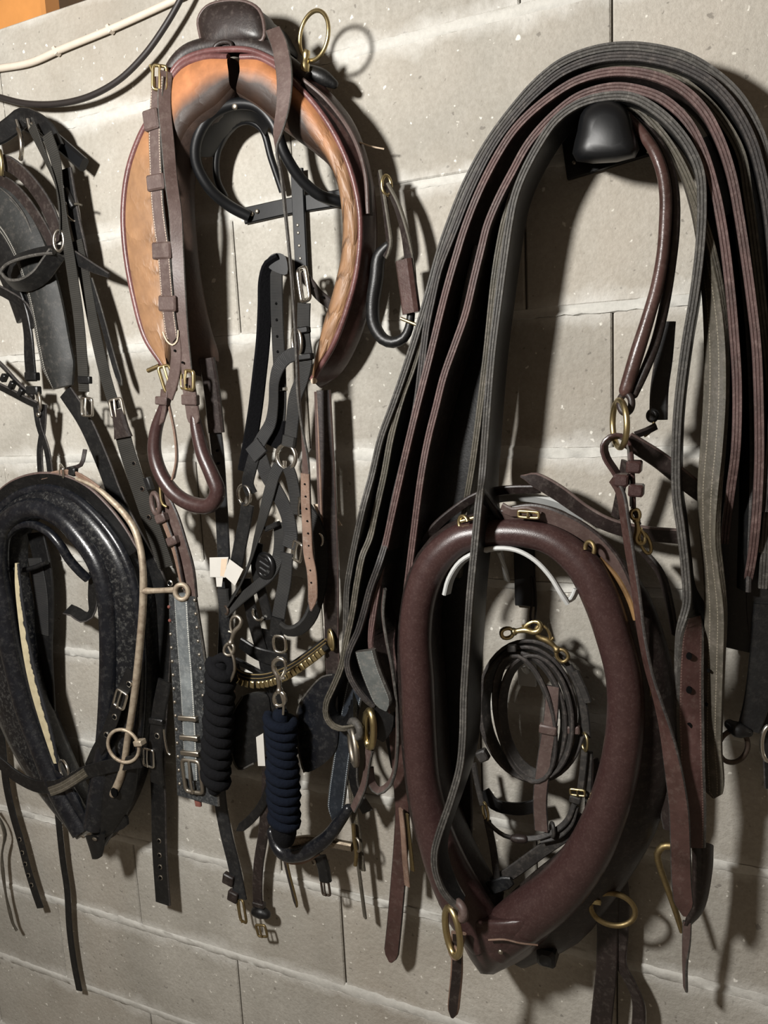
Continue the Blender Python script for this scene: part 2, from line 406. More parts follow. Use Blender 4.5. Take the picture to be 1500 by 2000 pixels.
plain('black_paint', '0e0f11', .42, .35, .3, 40); plain('white_paint', 'b9bab8', .45, .5, .2, 30); plain('plastic_black', '101011', .3, .5)
plain('black_hole', '050505', .9, .1); plain('rope_black', '19191b', .95, .1, .5, 220, .9); plain('rope_navy', '141924', .95, .1, .5, 220, .9)
plain('tag_white', 'c2bfb8', .6, .3, .12); plain('tag_tan', 'cdb9a2', .6, .3, .15); plain('cable_white', 'cfc3b4', .5, .4, .2); plain('cable_black', '2a2523', .5, .4)
plain('fleece', '151517', .98, .05, .6, 300, 1.); plain('cream_leather', 'b0a386', .7, .2, .5, 60)
# ------------------------------------------------------------------ the setting
def concrete(name, base, light):
    m, nt, b = mat(name); tc = nd(nt, 'ShaderNodeTexCoord'); g = nd(nt, 'ShaderNodeNewGeometry'); wp = g.outputs['Position']
    oi = nd(nt, 'ShaderNodeObjectInfo')
    n1 = nd(nt, 'ShaderNodeTexNoise', {'Vector': wp, 'Scale': 5., 'Detail': 6., 'Roughness': .62})
    n2 = nd(nt, 'ShaderNodeTexNoise', {'Vector': wp, 'Scale': 140., 'Detail': 5., 'Roughness': .7})
    n3 = nd(nt, 'ShaderNodeTexNoise', {'Vector': wp, 'Scale': 75., 'Detail': 2.})
    col = mixc(nt, ramp(nt, n1.outputs[0], [(.32, (0, 0, 0)), (.7, (1, 1, 1))]), hx(base), hx(light))
    col = mixc(nt, mth(nt, 'MULTIPLY', ramp(nt, n2.outputs[0], [(.35, (0, 0, 0)), (.65, (1, 1, 1))]), .35), col, hx('7f7a70'))
    nb = nd(nt, 'ShaderNodeTexNoise', {'Vector': wp, 'Scale': 2.6, 'Detail': 4., 'Roughness': .6}); col = mixc(nt, mth(nt, 'MULTIPLY', ramp(nt, nb.outputs[0], [(.45, (0, 0, 0)), (.68, (1, 1, 1))]), .4), col, hx('8c8071'))
    v = nd(nt, 'ShaderNodeMapRange', {0: oi.outputs['Random'], 3: .84, 4: 1.08}); col = mixc(nt, 1., col, v.outputs[0], 'MULTIPLY')
    spk = ramp(nt, n3.outputs[0], [(.685, (0, 0, 0)), (.72, (1, 1, 1))]); col = mixc(nt, mth(nt, 'MULTIPLY', spk, .65), col, hx('e9e6dc'))
    pit = ramp(nt, n3.outputs[0], [(.285, (1, 1, 1)), (.32, (0, 0, 0))]); col = mixc(nt, mth(nt, 'MULTIPLY', pit, .5), col, hx('55504a'))
    # pale lime smears left along the bed joints, ragged
    sp = nd(nt, 'ShaderNodeSeparateXYZ', {0: wp}); fz = mth(nt, 'FRACT', mth(nt, 'MULTIPLY', mth(nt, 'ADD', sp.outputs[2], 4.), 5.))
    ed = mth(nt, 'ABSOLUTE', mth(nt, 'SUBTRACT', fz, .5))
    n4 = nd(nt, 'ShaderNodeTexNoise', {'Vector': wp, 'Scale': 9., 'Detail': 5., 'Roughness': .7})
    sm = ramp(nt, mth(nt, 'ADD', ed, mth(nt, 'MULTIPLY', mth(nt, 'SUBTRACT', n4.outputs[0], .5), .42)), [(.37, (0, 0, 0)), (.50, (1, 1, 1))])
    col = mixc(nt, mth(nt, 'MULTIPLY', sm, .5), col, hx('d2d1cc'))
    nt.links.new(col, b.inputs['Base Color']); b.inputs['Roughness'].default_value = .88; b.inputs['Specular IOR Level'].default_value = .2
    h = mth(nt, 'ADD', n2.outputs[0], mth(nt, 'MULTIPLY', n3.outputs[0], .8))
    bp = nd(nt, 'ShaderNodeBump', {'Strength': .5, 'Distance': .003, 'Height': h}); nt.links.new(bp.outputs[0], b.inputs['Normal'])
concrete('concrete', '9a968d', 'b8b4ab')
plain('mortar', 'c6c4bd', .9, .15, .3, 120, .8); plain('mortar_dark', '5d5850', .95, .1, .3)
plain('wood_orange', 'c98a4c', .6, .3, .35, 14); plain('plaster_white', 'f2efe8', .8, .2, .1); plain('floor_concrete', '8d877d', .9, .2, .3, 12)
def slab(name, x0, x1, y0, y1, z0, z1, m, par=None, ch=0.):
    if ch:
        V = [(x0, y1, z0), (x1, y1, z0), (x1, y1, z1), (x0, y1, z1), (x0, y0+ch, z0), (x1, y0+ch, z0), (x1, y0+ch, z1), (x0, y0+ch, z1),
             (x0+ch, y0, z0+ch), (x1-ch, y0, z0+ch), (x1-ch, y0, z1-ch), (x0+ch, y0, z1-ch)]
        Fc = [(0, 3, 2, 1)]+[(a, a+1 if a < 3 else 0, (a+1 if a < 3 else 0)+4, a+4) for a in range(4)]+[(4+a, 4+(a+1) % 4, 8+(a+1) % 4, 8+a) for a in range(4)]+[(8, 9, 10, 11)]
    else:
        V = [(x0, y0, z0), (x1, y0, z0), (x1, y1, z0), (x0, y1, z0), (x0, y0, z1), (x1, y0, z1), (x1, y1, z1), (x0, y1, z1)]
        Fc = [(3, 2, 1, 0), (4, 5, 6, 7), (0, 1, 5, 4), (1, 2, 6, 5), (2, 3, 7, 6), (3, 0, 4, 7)]
    return obj(name, [np.array(v) for v in V], Fc, m, par, smooth=False)
WX0, WX1, BOT, TOP = -2.75, 1.35, -2.2, .19
wall = slab('wall_back', WX0, WX1, .006, .19, BOT, TOP, M['mortar_dark']); wall['kind'] = 'structure'
OFF = {0: -.272, 1: -.152, 2: -.272, 3: -.152, 4: -.39, 5: -.15, 6: -.36, 7: -.272, 8: -.637, 9: -.882, 10: -.64, 11: -.39}
L = .489; rs = random.Random(3)
for c in range(0, 12):
    zt = min(.2-.2*c, TOP) ; zb = .0-.2*c
    if c == 0: zt = TOP
    x = OFF[c]
    while x > WX0: x -= L
    while x < WX1:
        a, e = max(x, WX0), min(x+L, WX1)
        if e-a > .03 and zt > BOT:
            dy = rs.uniform(-.0012, .0012)
            slab('concrete_block', a+.0012, e-.0012, dy, .012, max(zb, BOT)+.0055, zt-(.0055 if c else 0), M['concrete'], wall, .0022)
        x += L
for c in range(0, 11):                                  # mortar beds, ragged, here and there shrunk back into a crack
    z = -.2*c; nx = 340; V = []; Fc = []; rr = random.Random(50+c); y = 0; hw = .009; op = 0
    ph = [rr.uniform(0, 6.28) for _ in range(6)]
    for i in range(nx+1):
        xx = WX0+(WX1-WX0)*i/nx
        w1 = sum(math.sin(xx*f+p)*a for f, p, a in zip((4.1, 9.7, 23, 51), ph, (1, .8, .6, .5)))
        up = .0095+.0022*w1+rr.uniform(-.0025, .003); dn = .0100-.002*w1*math.sin(xx*3+ph[4])+rr.uniform(-.0025, .004)
        gap = math.sin(xx*5.3+ph[5])+.6*math.sin(xx*13.+ph[2])+rr.uniform(-.3, .3) > 1.05
        mid = .0045 if gap else -.0008+rr.uniform(-.0012, .0015)
        V += [np.array(q) for q in ((xx, .003, z+max(.006, up)), (xx, -.0014 if not gap else .002, z+.0055+rr.uniform(-.001, .002)), (xx, mid, z+rr.uniform(-.002, .002)), (xx, -.0015+rr.uniform(-.0006, .001), z-.0055-rr.uniform(0, .003)), (xx, .003, z-max(.006, dn)))]
        if i:
            for j in range(4): Fc.append(((i-1)*5+j, (i-1)*5+j+1, i*5+j+1, i*5+j))
    obj('mortar_bed', V, Fc, M['mortar'], wall, ang=80)
fl = slab('floor', WX0, WX1, -3.2, .19, BOT-.1, BOT, M['floor_concrete']); fl['kind'] = 'structure'
ce = slab('ceiling', WX0, WX1, .30, .36, -.1, 1.2, M['plaster_white']); ce['kind'] = 'structure'
b0 = slab('roof_beam', -2.4, -1.155, .03, .07, TOP+.001, TOP+.17, M['wood_orange'], None, .006)
tag(b0, 'orange wooden roof beam lying on top of the block wall in the corner', 'beam')
# cables pinned across the wall
c1 = thing('electric_cable', 'white electric cable running diagonally across the top of the wall', 'cable', (120, 95, .01))
tube(c1, 'cable', [(-40, 138, .008), (0, 133, .008), (60, 122, .008), (120, 96, .008), (220, 55, .008), (330, 5, .008), (400, -28, .008)], 6.5, M['cable_white'])
for u, v in ((110, 100), (215, 57)): box(c1, 'cable_clip', (u, v, .008), 8, 16, .012, M['cable_white'], roll=-25)
c2 = thing('hanging_cable', 'dark cable sagging below the white cable at the top left', 'cable', (100, 203, .03))
tube(c2, 'cable', [(-40, 178, .045), (0, 190, .045), (50, 202, .045), (110, 203, .045), (170, 190, .045), (230, 158, .045), (280, 110, .045), (320, 55, .045), (352, 0, .045), (375, -50, .045)], 6, M['cable_black'])
# ------------------------------------------------------------------ right: rack with the traces
rk = thing('saddle_rack', 'black round-topped saddle rack on the wall carrying the bundle of traces', 'rack', (1190, 320, 0))
prof = [(1126, 315, .9), (1128, 255, 1), (1140, 212, 1), (1182, 192, 1), (1222, 208, 1), (1238, 250, 1), (1240, 308, .9)]
loft(rk, 'saddle_bar', [[(u, v, .004), (u, v, .06), (u, v, .13), (1183+(u-1183)*.96, 255+(v-255)*.96, .165), (1183+(u-1183)*.82, 255+(v-255)*.82, .185), (1183+(u-1183)*.5, 255+(v-255)*.5, .194)] for u, v, k_ in prof], 18, M['black_paint'], sub=3, ang=70)
box(rk, 'wall_plate', (1188, 266, .006), 176, 116, .01, M['black_paint'], roll=-8, bev=.1)
for u, v in ((1122, 318), (1266, 296), (1122, 240)): disc(rk, 'screw', (u, v, .0115), 4, M['steel_dull'], dome=2)
def trace(label, pts, w, m, em, t=.011, **k):
    o = thing('harness_trace', label, 'strap', pts[len(pts)//2][:2]+(pts[len(pts)//2][2],), 'leather traces over the black saddle rack')
    strap(o, 'strap', pts, w, M[m], t=t, edge=M[em], a=k.pop('a', 90.), anchor=1., step=10, layers=3, **k)
    return o
D1, D2, D3, D4, D5, D6, D9 = .12, .135, .145, .155, .17, .11, .11
def dd(pts, d): return [p if len(p) > 2 else (p[0], p[1], d) for p in pts]
T1 = trace('outermost grey trace of the rack bundle, arching over all others', dd([(672, 1270, .09), (675, 1212, .1), (677, 1150, .11), (685, 1100, .12), (695, 1050, .13), (710, 984, .14), (725, 930), (743, 855), (767, 789), (791, 720), (812, 654), (830, 594), (857, 495), (872, 450), (907, 362), (950, 282), (1000, 213), (1050, 157), (1100, 119), (1167, 95), (1233, 89), (1300, 98), (1345, 112), (1400, 146), (1445, 190), (1484, 260), (1502, 330), (1520, 440), (1528, 600), (1525, 800), (1500, 1000), (1490, 1150, .1)], D1), 96, 'leather_black', 'edge_gray')
T9 = trace('grey-green trace curving to the steel ring beside the black padded bridle', dd([(694, 1420, .13, 40), (670, 1425, .13, 60), (650, 1419, .13), (637, 1402, .13), (636, 1375, .13), (650, 1342, .13), (665, 1305, .13), (675, 1255, .13), (687, 1200, .135), (697, 1137, .135), (707, 1087, .135), (722, 1050), (733, 1000), (749, 930), (764, 850), (786, 770), (806, 715), (826, 640), (848, 565), (876, 475), (912, 377), (955, 296), (1003, 235), (1050, 185), (1110, 146), (1180, 128), (1250, 128), (1310, 146), (1370, 188), (1415, 240), (1447, 300), (1462, 385), (1475, 480), (1488, 590), (1500, 690), (1508, 800), (1505, 950), (1490, 1080)], D9), 84, 'leather_black', 'edge_olive')
T2 = trace('dark trace second from outside, its left end on the brass ring', dd([(728, 1382, .13, 60), (718, 1373, .135, 75), (700, 1352, .14), (682, 1320, .145), (677, 1290, .145), (685, 1262, .145), (697, 1237, .145), (710, 1195, .15), (722, 1150, .155), (740, 1100, .16), (755, 1050), (770, 975), (788, 900), (812, 795), (822, 720), (832, 640), (843, 585), (857, 525), (884, 455), (918, 370), (960, 287), (1000, 231), (1050, 178), (1100, 139), (1167, 114), (1233, 109), (1300, 119), (1340, 133), (1388, 160), (1430, 204), (1466, 268), (1487, 338), (1503, 430), (1512, 560), (1510, 800), (1495, 1000)], D2), 92, 'leather_black', 'edge_dark')
T3 = trace('pinkish brown trace arching directly under the dark outer pair', dd([(760, 1392, .12, 20, 46), (742, 1345, .12, 25, 46), (727, 1305, .125, 35, 48), (722, 1260, .13, 60, 56), (728, 1200, .135), (745, 1100, .14), (775, 960, .15), (805, 830, .16), (838, 700), (870, 570), (893, 490), (907, 445), (934, 376), (967, 310), (1000, 258), (1033, 222), (1083, 182), (1133, 154), (1200, 139), (1267, 145), (1325, 168), (1370, 208), (1403, 265), (1428, 338), (1443, 415), (1457, 505), (1469, 595), (1478, 680), (1483, 820), (1483, 910), (1476, 1030, .14), (1466, 1110, .1), (1448, 1180, .02)], D3), 92, 'leather_dark', 'edge_pink')
T4 = trace('second pinkish trace, inside the brighter pink one on the rack', dd([(790, 1180, .12), (805, 1060, .14), (822, 930, .16), (836, 855), (851, 795), (866, 735), (887, 675), (908, 615), (926, 540), (940, 483), (951, 440), (973, 387), (1000, 335), (1033, 277), (1083, 222), (1133, 186), (1200, 169), (1260, 178), (1300, 196), (1342, 236), (1372, 292), (1396, 370), (1411, 445), (1423, 535), (1433, 640), (1440, 760), (1437, 880), (1427, 960, .13), (1418, 1030, .08), (1412, 1110, .02)], D4), 96, 'leather_dark', 'edge_pink')
o6 = thing('harness_trace', 'wide olive trace with stitched lines and a pale rounded tip', 'strap', (1391, 1470, .1), 'leather traces over the black saddle rack')
strap(o6, 'strap', dd([(900, 1120, .03, 90), (912, 1010, .05, 90), (930, 900, .07, 90), (955, 700, .08, 90), (975, 520, .1, 90), (995, 420, .11, 90), (1014, 365, .11, 90), (1044, 308, .11, 90), (1084, 253, .11, 90), (1132, 214, .11, 90), (1185, 203, .11, 90), (1240, 215, .11, 90), (1292, 265, .11, 90), (1330, 325, .12, 88), (1358, 400, .13, 80), (1378, 480, .13, 65), (1392, 570, .13, 48), (1399, 660, .13, 35), (1399, 770, .13, 28), (1393, 870, .13, 28), (1386, 960, .13, 35), (1387, 1050, .13, 45, 40), (1393, 1110, .13, 45, 40), (1398, 1190, .13, 30, 40), (1395, 1290, .13, 20, 38), (1392, 1390, .13, 16, 36), (1391, 1460, .13, 12, 35), (1394, 1520, .13, 8, 37), (1394, 1556, .13, 5, 34)], .13), 46, M['leather_olive'], t=.010, edge=M['edge_olive'], step=10, layers=3, tip=('round', 18))
T5 = trace('innermost grey trace of the rack bundle, right end brown with punched holes', dd([(898, 1776, .28, 80, 30), (880, 1762, .285, 84, 44), (863, 1740, .29, 88, 56), (849, 1700, .29, 90, 62), (848, 1665, .29, 90, 68), (856, 1632, .285, 90, 74), (880, 1562, .28, 90, 80), (897, 1500, .27, 90, 88), (903, 1440, .26), (905, 1360, .25), (911, 1260, .25), (917, 1165, .25), (926, 1070, .245), (935, 975, .23), (941, 930), (950, 810), (960, 690), (971, 600), (983, 510), (993, 440), (1004, 385), (1022, 337), (1053, 279), (1085, 234), (1128, 203), (1180, 188), (1233, 189), (1281, 214), (1320, 250), (1350, 293), (1367, 337), (1371, 400), (1367, 483), (1355, 580), (1340, 670), (1325, 790), (1320, 880), (1321, 970), (1329, 1030), (1338, 1110), (1341, 1175, D5, 95), (1334, 1205, D5, 115), (1325, 1235, D5, 138, 54), (1321, 1280, D5, 150, 52), (1319, 1340, D5, 156, 52), (1319, 1400, D5, 160, 52), (1322, 1480, .19, 162, 50), (1325, 1580, .18, 164, 50), (1326, 1650, .17, 165, 48)], D5), 98, 'leather_black', 'edge_gray')
strap(T5, 'punched_end', [(1334, 1205, D5+.002, 115, 60), (1325, 1235, D5+.002, 138, 54), (1321, 1280, D5+.002, 150, 52), (1319, 1340, D5+.002, 156, 52), (1319, 1400, D5+.002, 160, 52), (1322, 1480, .192, 162, 50), (1325, 1580, .182, 164, 50), (1326, 1650, .172, 165, 48)], 50, M['leather_maroon_grooved'], t=.012, edge=M['edge_gray'], anchor=1., layers=3)
for v in (1280, 1346, 1416, 1482): disc(T5, 'punched_hole', (1346, v, .170 if v < 1450 else .165), 5.5, M['black_hole'], .003, asp=1.3)
# rings sewn into the left ends
def eye_ring(par, c, r, tr, m, **k): return ring(par, 'ring', c, r, tr, M[m], **k)
r9 = eye_ring(T9, (690, 1458, .125), 24, 6, 'steel_dull', yaw=-50, asp=1.45, roll=-18)
ring(T9, 'eye', (694, 1424, .13), 17, 8, M['edge_gray'], yaw=-30, asp=.9)
r2 = eye_ring(T2, (722, 1424, .135), 18, 7.5, 'brass', yaw=-40, asp=2.2, roll=12)
r5 = eye_ring(T5, (884, 1820, .275), 24, 7, 'brass', yaw=-35, asp=2., roll=-6)
ring(T5, 'eye', (897, 1778, .275), 15, 9, M['leather_brown'], yaw=-30)
strap(T5, 'hanging_end', [(896, 1822, .25, -20, 30), (893, 1850, .25, -20), (892, 1900, .245, -10), (888, 1945, .24, 0), (884, 1985, .235, 0)], 24, M['leather_dark'], t=.007, edge=M['leather_tan'], tip=('point', 16))
ring(T5, 'eye', (887, 1860, .26), 10, 6, M['leather_tan'], yaw=-30)

leather('leather_gray', '575a58', '434644', .5, dust=.3, stitch='8c8f8b')
strap(T3, 'stitched_end', [(714, 1270, .15, 0), (722, 1300, .15, 0), (738, 1342, .15, 0), (757, 1386, .15, 0)], 44, M['leather_gray'], t=.012, edge=M['edge_gray'], tip=('round', 30))
bp_ = thing('leather_apron', 'wide limp black leather piece hanging behind the trace ends at the right edge', 'leather piece', (1460, 1250, .03))
strap(bp_, 'panel', [(1400, 260, .06, 0, 90), (1435, 420, .06, 0, 110), (1462, 650, .06, 0, 120), (1470, 900, .055, 0, 130), (1466, 1100, .05, 0, 130), (1452, 1210, .048, 0, 96), (1440, 1268, .046, 0, 60)], 120, M['leather_black'], t=.006, edge=M['edge_dark'])
strap(bp_, 'panel', [(1490, 1000, .05, 0, 60), (1490, 1200, .05, 0, 60), (1497, 1320, .045, 0, 44), (1508, 1420, .04, 0, 40), (1515, 1540, .04, 0, 40)], 50, M['leather_black'], t=.006, edge=M['edge_dark'])
strap(bp_, 'fold', [(1425, 420, .075, 60), (1450, 650, .075, 60), (1458, 900, .07, 60), (1450, 1150, .06, 60)], 50, M['leather_black'], t=.008, edge=M['edge_dark'])
for u, v in ((1384, 1308), (1380, 1374)): disc(o6, 'punched_hole', (u, v, .14), 3, M['black_hole'], .004)

x1 = thing('harness_trace', 'broad limp black trace filling the gap behind the left side of the maroon collar', 'strap', (890, 1600, .03), 'leather traces over the black saddle rack')
strap(x1, 'strap', [(985, 430, .07, 70, 60), (955, 560, .06, 50, 70), (925, 700, .05, 25, 80), (898, 850, .045, 8, 88), (880, 1000, .04, 0, 92), (878, 1150, .035, 0, 88), (884, 1300, .035, 0, 78), (890, 1450, .035, 0, 64), (902, 1600, .035, 0, 44), (908, 1660, .035, 0, 26)], 80, M['leather_black'], t=.007, edge=M['edge_dark'])
x2 = thing('harness_trace', 'black trace hanging straight down between the rack bundle and the maroon collar', 'strap', (770, 1480, .03), 'leather traces over the black saddle rack')
strap(x2, 'strap', [(930, 480, .06, 70, 60), (893, 600, .055, 50, 64), (858, 740, .045, 20, 70), (826, 880, .04, 5, 76), (800, 1010, .035, 0, 74), (778, 1140, .03, 0, 66), (768, 1280, .03, 0, 54), (770, 1420, .03, 0, 44), (778, 1500, .03, 0, 30)], 70, M['leather_black'], t=.007, edge=M['edge_dark'])
DK = .5
# ------------------------------------------------------------------ driving saddle on its bracket
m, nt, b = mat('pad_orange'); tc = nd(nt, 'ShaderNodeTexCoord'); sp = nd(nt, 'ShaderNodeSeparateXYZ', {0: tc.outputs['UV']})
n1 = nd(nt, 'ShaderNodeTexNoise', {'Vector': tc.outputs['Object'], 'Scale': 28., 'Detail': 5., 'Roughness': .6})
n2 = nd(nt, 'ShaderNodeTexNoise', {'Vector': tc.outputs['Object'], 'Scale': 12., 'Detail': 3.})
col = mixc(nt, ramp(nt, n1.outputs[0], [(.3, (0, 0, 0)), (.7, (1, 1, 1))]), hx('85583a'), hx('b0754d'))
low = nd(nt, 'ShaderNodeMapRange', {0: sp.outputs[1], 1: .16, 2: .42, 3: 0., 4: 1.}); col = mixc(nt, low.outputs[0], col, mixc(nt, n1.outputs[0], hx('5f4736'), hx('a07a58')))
# black grease plus painted-in shade on the lining's inner side, most near the gullet
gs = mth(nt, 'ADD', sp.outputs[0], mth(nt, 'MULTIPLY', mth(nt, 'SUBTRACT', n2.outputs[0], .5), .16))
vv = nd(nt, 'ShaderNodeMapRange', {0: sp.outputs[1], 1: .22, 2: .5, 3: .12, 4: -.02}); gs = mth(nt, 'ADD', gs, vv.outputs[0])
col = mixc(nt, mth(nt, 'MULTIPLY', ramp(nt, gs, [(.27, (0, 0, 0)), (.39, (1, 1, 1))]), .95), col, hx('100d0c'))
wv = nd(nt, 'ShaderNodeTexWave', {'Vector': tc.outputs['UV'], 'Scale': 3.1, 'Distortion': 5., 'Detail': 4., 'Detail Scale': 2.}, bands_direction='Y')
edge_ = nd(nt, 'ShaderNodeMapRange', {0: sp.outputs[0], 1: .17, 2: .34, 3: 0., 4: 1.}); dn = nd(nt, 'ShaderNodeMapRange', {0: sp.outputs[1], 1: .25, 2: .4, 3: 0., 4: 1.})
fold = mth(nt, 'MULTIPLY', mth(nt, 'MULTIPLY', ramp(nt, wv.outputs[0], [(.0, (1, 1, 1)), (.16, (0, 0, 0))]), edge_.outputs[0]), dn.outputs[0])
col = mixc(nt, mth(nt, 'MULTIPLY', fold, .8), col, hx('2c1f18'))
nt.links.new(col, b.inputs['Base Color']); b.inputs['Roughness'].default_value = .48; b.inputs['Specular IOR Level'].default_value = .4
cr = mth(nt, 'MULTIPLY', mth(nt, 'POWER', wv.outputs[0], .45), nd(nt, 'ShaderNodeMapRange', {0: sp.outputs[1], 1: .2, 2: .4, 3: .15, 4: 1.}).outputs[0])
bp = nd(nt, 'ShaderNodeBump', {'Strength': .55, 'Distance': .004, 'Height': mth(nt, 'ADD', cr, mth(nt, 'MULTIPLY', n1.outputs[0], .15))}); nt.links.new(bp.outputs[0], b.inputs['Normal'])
leather('pad_dark', '4a3a31', '2c2320', .5, scale=40, bump=.2); leather('piping_maroon', '6b4745', '4a2f2e', .35, dust=.2, dustc='a58a85')

br = thing('saddle_bracket', 'black steel bracket with hoops and flat bars behind the orange-lined driving saddle', 'bracket', (585, 440, 0))
strap(br, 'cross_bar', [(478, 422, .006), (570, 402, .006), (668, 386, .006)], 31, M['black_paint'], t=.006)
strap(br, 'upright_bar', [(580, 330, .012), (584, 420, .012), (590, 545, .012)], 28, M['black_paint'], t=.005)
for u, v in ((493, 418), (640, 392), (503, 413)): disc(br, 'screw', (u, v, .0095), 4.5, M['steel_dull'], dome=2)
for v in (440, 455, 480, 505): disc(br, 'screw', (582 + (v-440)*.08, v, .0148), 3, M['steel_dull'], dome=1)
tube(br, 'hoop', [(487, 423, .012), (448, 402, .05), (408, 366, .10), (383, 315, .135), (386, 270, .15), (412, 226, .155), (455, 204, .16), (500, 207, .155), (533, 240, .145), (556, 300, .12), (588, 350, .08), (626, 382, .04), (664, 394, .01)], 11, M['black_paint'], ns=12)
tube(br, 'hoop', [(440, 385, .02), (424, 350, .05), (424, 300, .065), (445, 255, .07), (480, 236, .07), (510, 250, .065), (530, 310, .045), (552, 375, .02)], 7, M['black_paint'])
loft(br, 'saddle_plate', [[(386, 300, .14), (412, 232, .157), (455, 207, .162), (500, 211, .157), (528, 240, .147)], [(424, 300, .068), (445, 258, .073), (475, 236, .074), (500, 240, .072), (518, 262, .068)], [(424, 306, .062), (447, 264, .067), (475, 242, .068), (500, 246, .066), (516, 268, .062)], [(388, 306, .134), (414, 238, .151), (456, 213, .156), (499, 217, .151), (526, 246, .141)]], 16, M['black_paint'], sub=2, ang=50)
disc(br, 'rivet', (460, 208, .168), 7, M['steel_dull'], dome=3)
loft(br, 'bridle_hook', [[(523, 520, .0), (523, 520, .10)], [(524, 503, .0), (525, 502, .10)], [(540, 495, .0), (541, 494, .10)], [(557, 503, .0), (558, 502, .10)], [(561, 535, .0), (561, 535, .10)], [(540, 532, .0), (540, 532, .10)]], 6, M['black_paint'], ang=50)

sd = thing('driving_saddle', 'brown leather driving saddle with orange padded lining and maroon piping on the bracket', 'saddle', (470, 300, .1))
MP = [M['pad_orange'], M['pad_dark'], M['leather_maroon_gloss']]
sec = lambda u, v: 0 if u < .4 else (1 if u < .62 else 2)  # inward side in pad_dark: dirt plus shade put into the colour
A = [(446, 112), (400, 112), (355, 130), (325, 170), (300, 220), (275, 265), (252, 330), (242, 410), (246, 490), (262, 580), (285, 660), (320, 714)]
Mi = [(446, 140), (412, 150), (368, 178), (338, 220), (314, 270), (298, 340), (290, 420), (293, 500), (302, 590), (314, 670), (326, 716)]
Bi = [(452, 172), (422, 204), (388, 228), (362, 258), (347, 300), (340, 370), (337, 440), (337, 520), (338, 600), (338, 680), (333, 718)]
Ci = [(484, 185), (456, 215), (424, 246), (398, 290), (384, 340), (381, 400), (386, 480), (396, 560), (412, 640), (428, 700), (418, 742)]
def Dn(L, du, d, d2=None):
    n_ = len(L)-1; d2 = d if d2 is None else d2
    return [(u+du, v, d+(d2-d)*i/n_) for i, (u, v) in enumerate(L)]
def Bk(L, d, d2, e, e2): return [bk(u, v, d0, e+(e2-e)*i/(len(L)-1)) for i, (u, v, d0) in enumerate(Dn(L, 0, d, d2))]
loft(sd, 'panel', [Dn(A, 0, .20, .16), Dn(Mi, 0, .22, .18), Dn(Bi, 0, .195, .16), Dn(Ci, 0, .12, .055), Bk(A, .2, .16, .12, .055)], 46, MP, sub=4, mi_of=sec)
tube(sd, 'piping', Dn(A, 0, .203, .163), 6.5, M['piping_maroon'])
A2 = [(470, 112), (505, 113), (545, 135), (578, 165), (608, 196), (642, 242), (671, 297), (690, 350), (702, 410), (704, 460), (697, 530), (676, 610), (648, 680), (622, 722), (610, 742)]
Mi2 = [(468, 140), (510, 150), (553, 182), (597, 226), (634, 276), (662, 336), (680, 400), (685, 460), (679, 520), (661, 590), (637, 655), (613, 736)]
Bi2 = [(462, 180), (500, 203), (540, 235), (576, 262), (608, 287), (641, 320), (659, 360), (667, 410), (669, 450), (664, 510), (650, 570), (632, 630), (618, 690), (610, 733)]
Dk2 = [(505, 100), (560, 125), (612, 153), (655, 190), (693, 242), (719, 310), (733, 380), (737, 450), (733, 530), (722, 600), (700, 670), (665, 730), (628, 758)]
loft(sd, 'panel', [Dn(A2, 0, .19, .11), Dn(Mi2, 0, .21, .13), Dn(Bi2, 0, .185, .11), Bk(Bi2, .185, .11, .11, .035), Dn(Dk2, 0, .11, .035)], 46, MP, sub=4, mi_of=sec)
tube(sd, 'piping', Dn(A2, 0, .193, .113), 6, M['piping_maroon'])
strap(sd, 'skirt', [(590, 168, .16, 40), (640, 205, .15, 60), (690, 270, .13, 70), (715, 340, .115, 75), (722, 420, .11, 80)], 34, M['leather_dark'], t=.006, edge=M['leather_brown'])
disc(sd, 'label_tab', (615, 744, .125), 6, M['tag_tan'], .004)
tube(sd, 'tree', [(322, 175, .17, 10), (338, 135, .17, 15), (368, 105, .165, 17), (410, 92, .16, 18), (460, 88, .155, 20), (515, 98, .15, 20), (560, 126, .145, 18), (600, 156, .14, 15)], 15, M['leather_dark'], ns=14)
tube(sd, 'piping', [(330, 152, .195), (352, 122, .195), (390, 104, .195), (440, 97, .195), (490, 99, .19), (545, 122, .185)], 6, M['piping_maroon'])
plate(sd, 'seat', [(391, 66, .17), (388, 38, .17), (404, 14, .17), (440, 3, .17), (482, 5, .17), (506, 20, .17), (516, 50, .17), (513, 78, .17), (478, 84, .17), (440, 90, .17), (412, 96, .17), (398, 88, .17)], .035, M['leather_dark'], dome=16)
tube(sd, 'seat_piping', [(391, 66, .17), (388, 38, .17), (404, 14, .17), (440, 3, .17), (482, 5, .17), (506, 20, .17), (516, 50, .17), (513, 78, .17), (478, 84, .17), (440, 90, .17), (412, 96, .17), (398, 88, .17)], 4, M['leather_brown'], closed=True)
plate(sd, 'seat_back', [(508, 25, .13), (528, 50, .13), (540, 84, .13), (500, 92, .13), (440, 88, .13), (450, 30, .13)], .06, M['leather_black'], dome=4)
ring(sd, 'strap_loop', (436, 92, .19), 20, 4.5, M['leather_dark'], asp=.45, roll=5)
plate(sd, 'gullet_flap', [(428, 120, .17), (450, 112, .17), (458, 140, .17), (455, 185, .17), (440, 170, .17), (432, 150, .17)], .01, M['pad_dark'])
te = ring(sd, 'terret', (613, 70, .15), 43, 4.2, M['brass'], yaw=-20, roll=6, n=36)
tube(sd, 'terret_stem', [(600, 98, .15, 6), (598, 106, .15, 8), (597, 116, .15, 6), (596, 126, .15, 9), (596, 140, .145, 10)], 7, M['brass'])
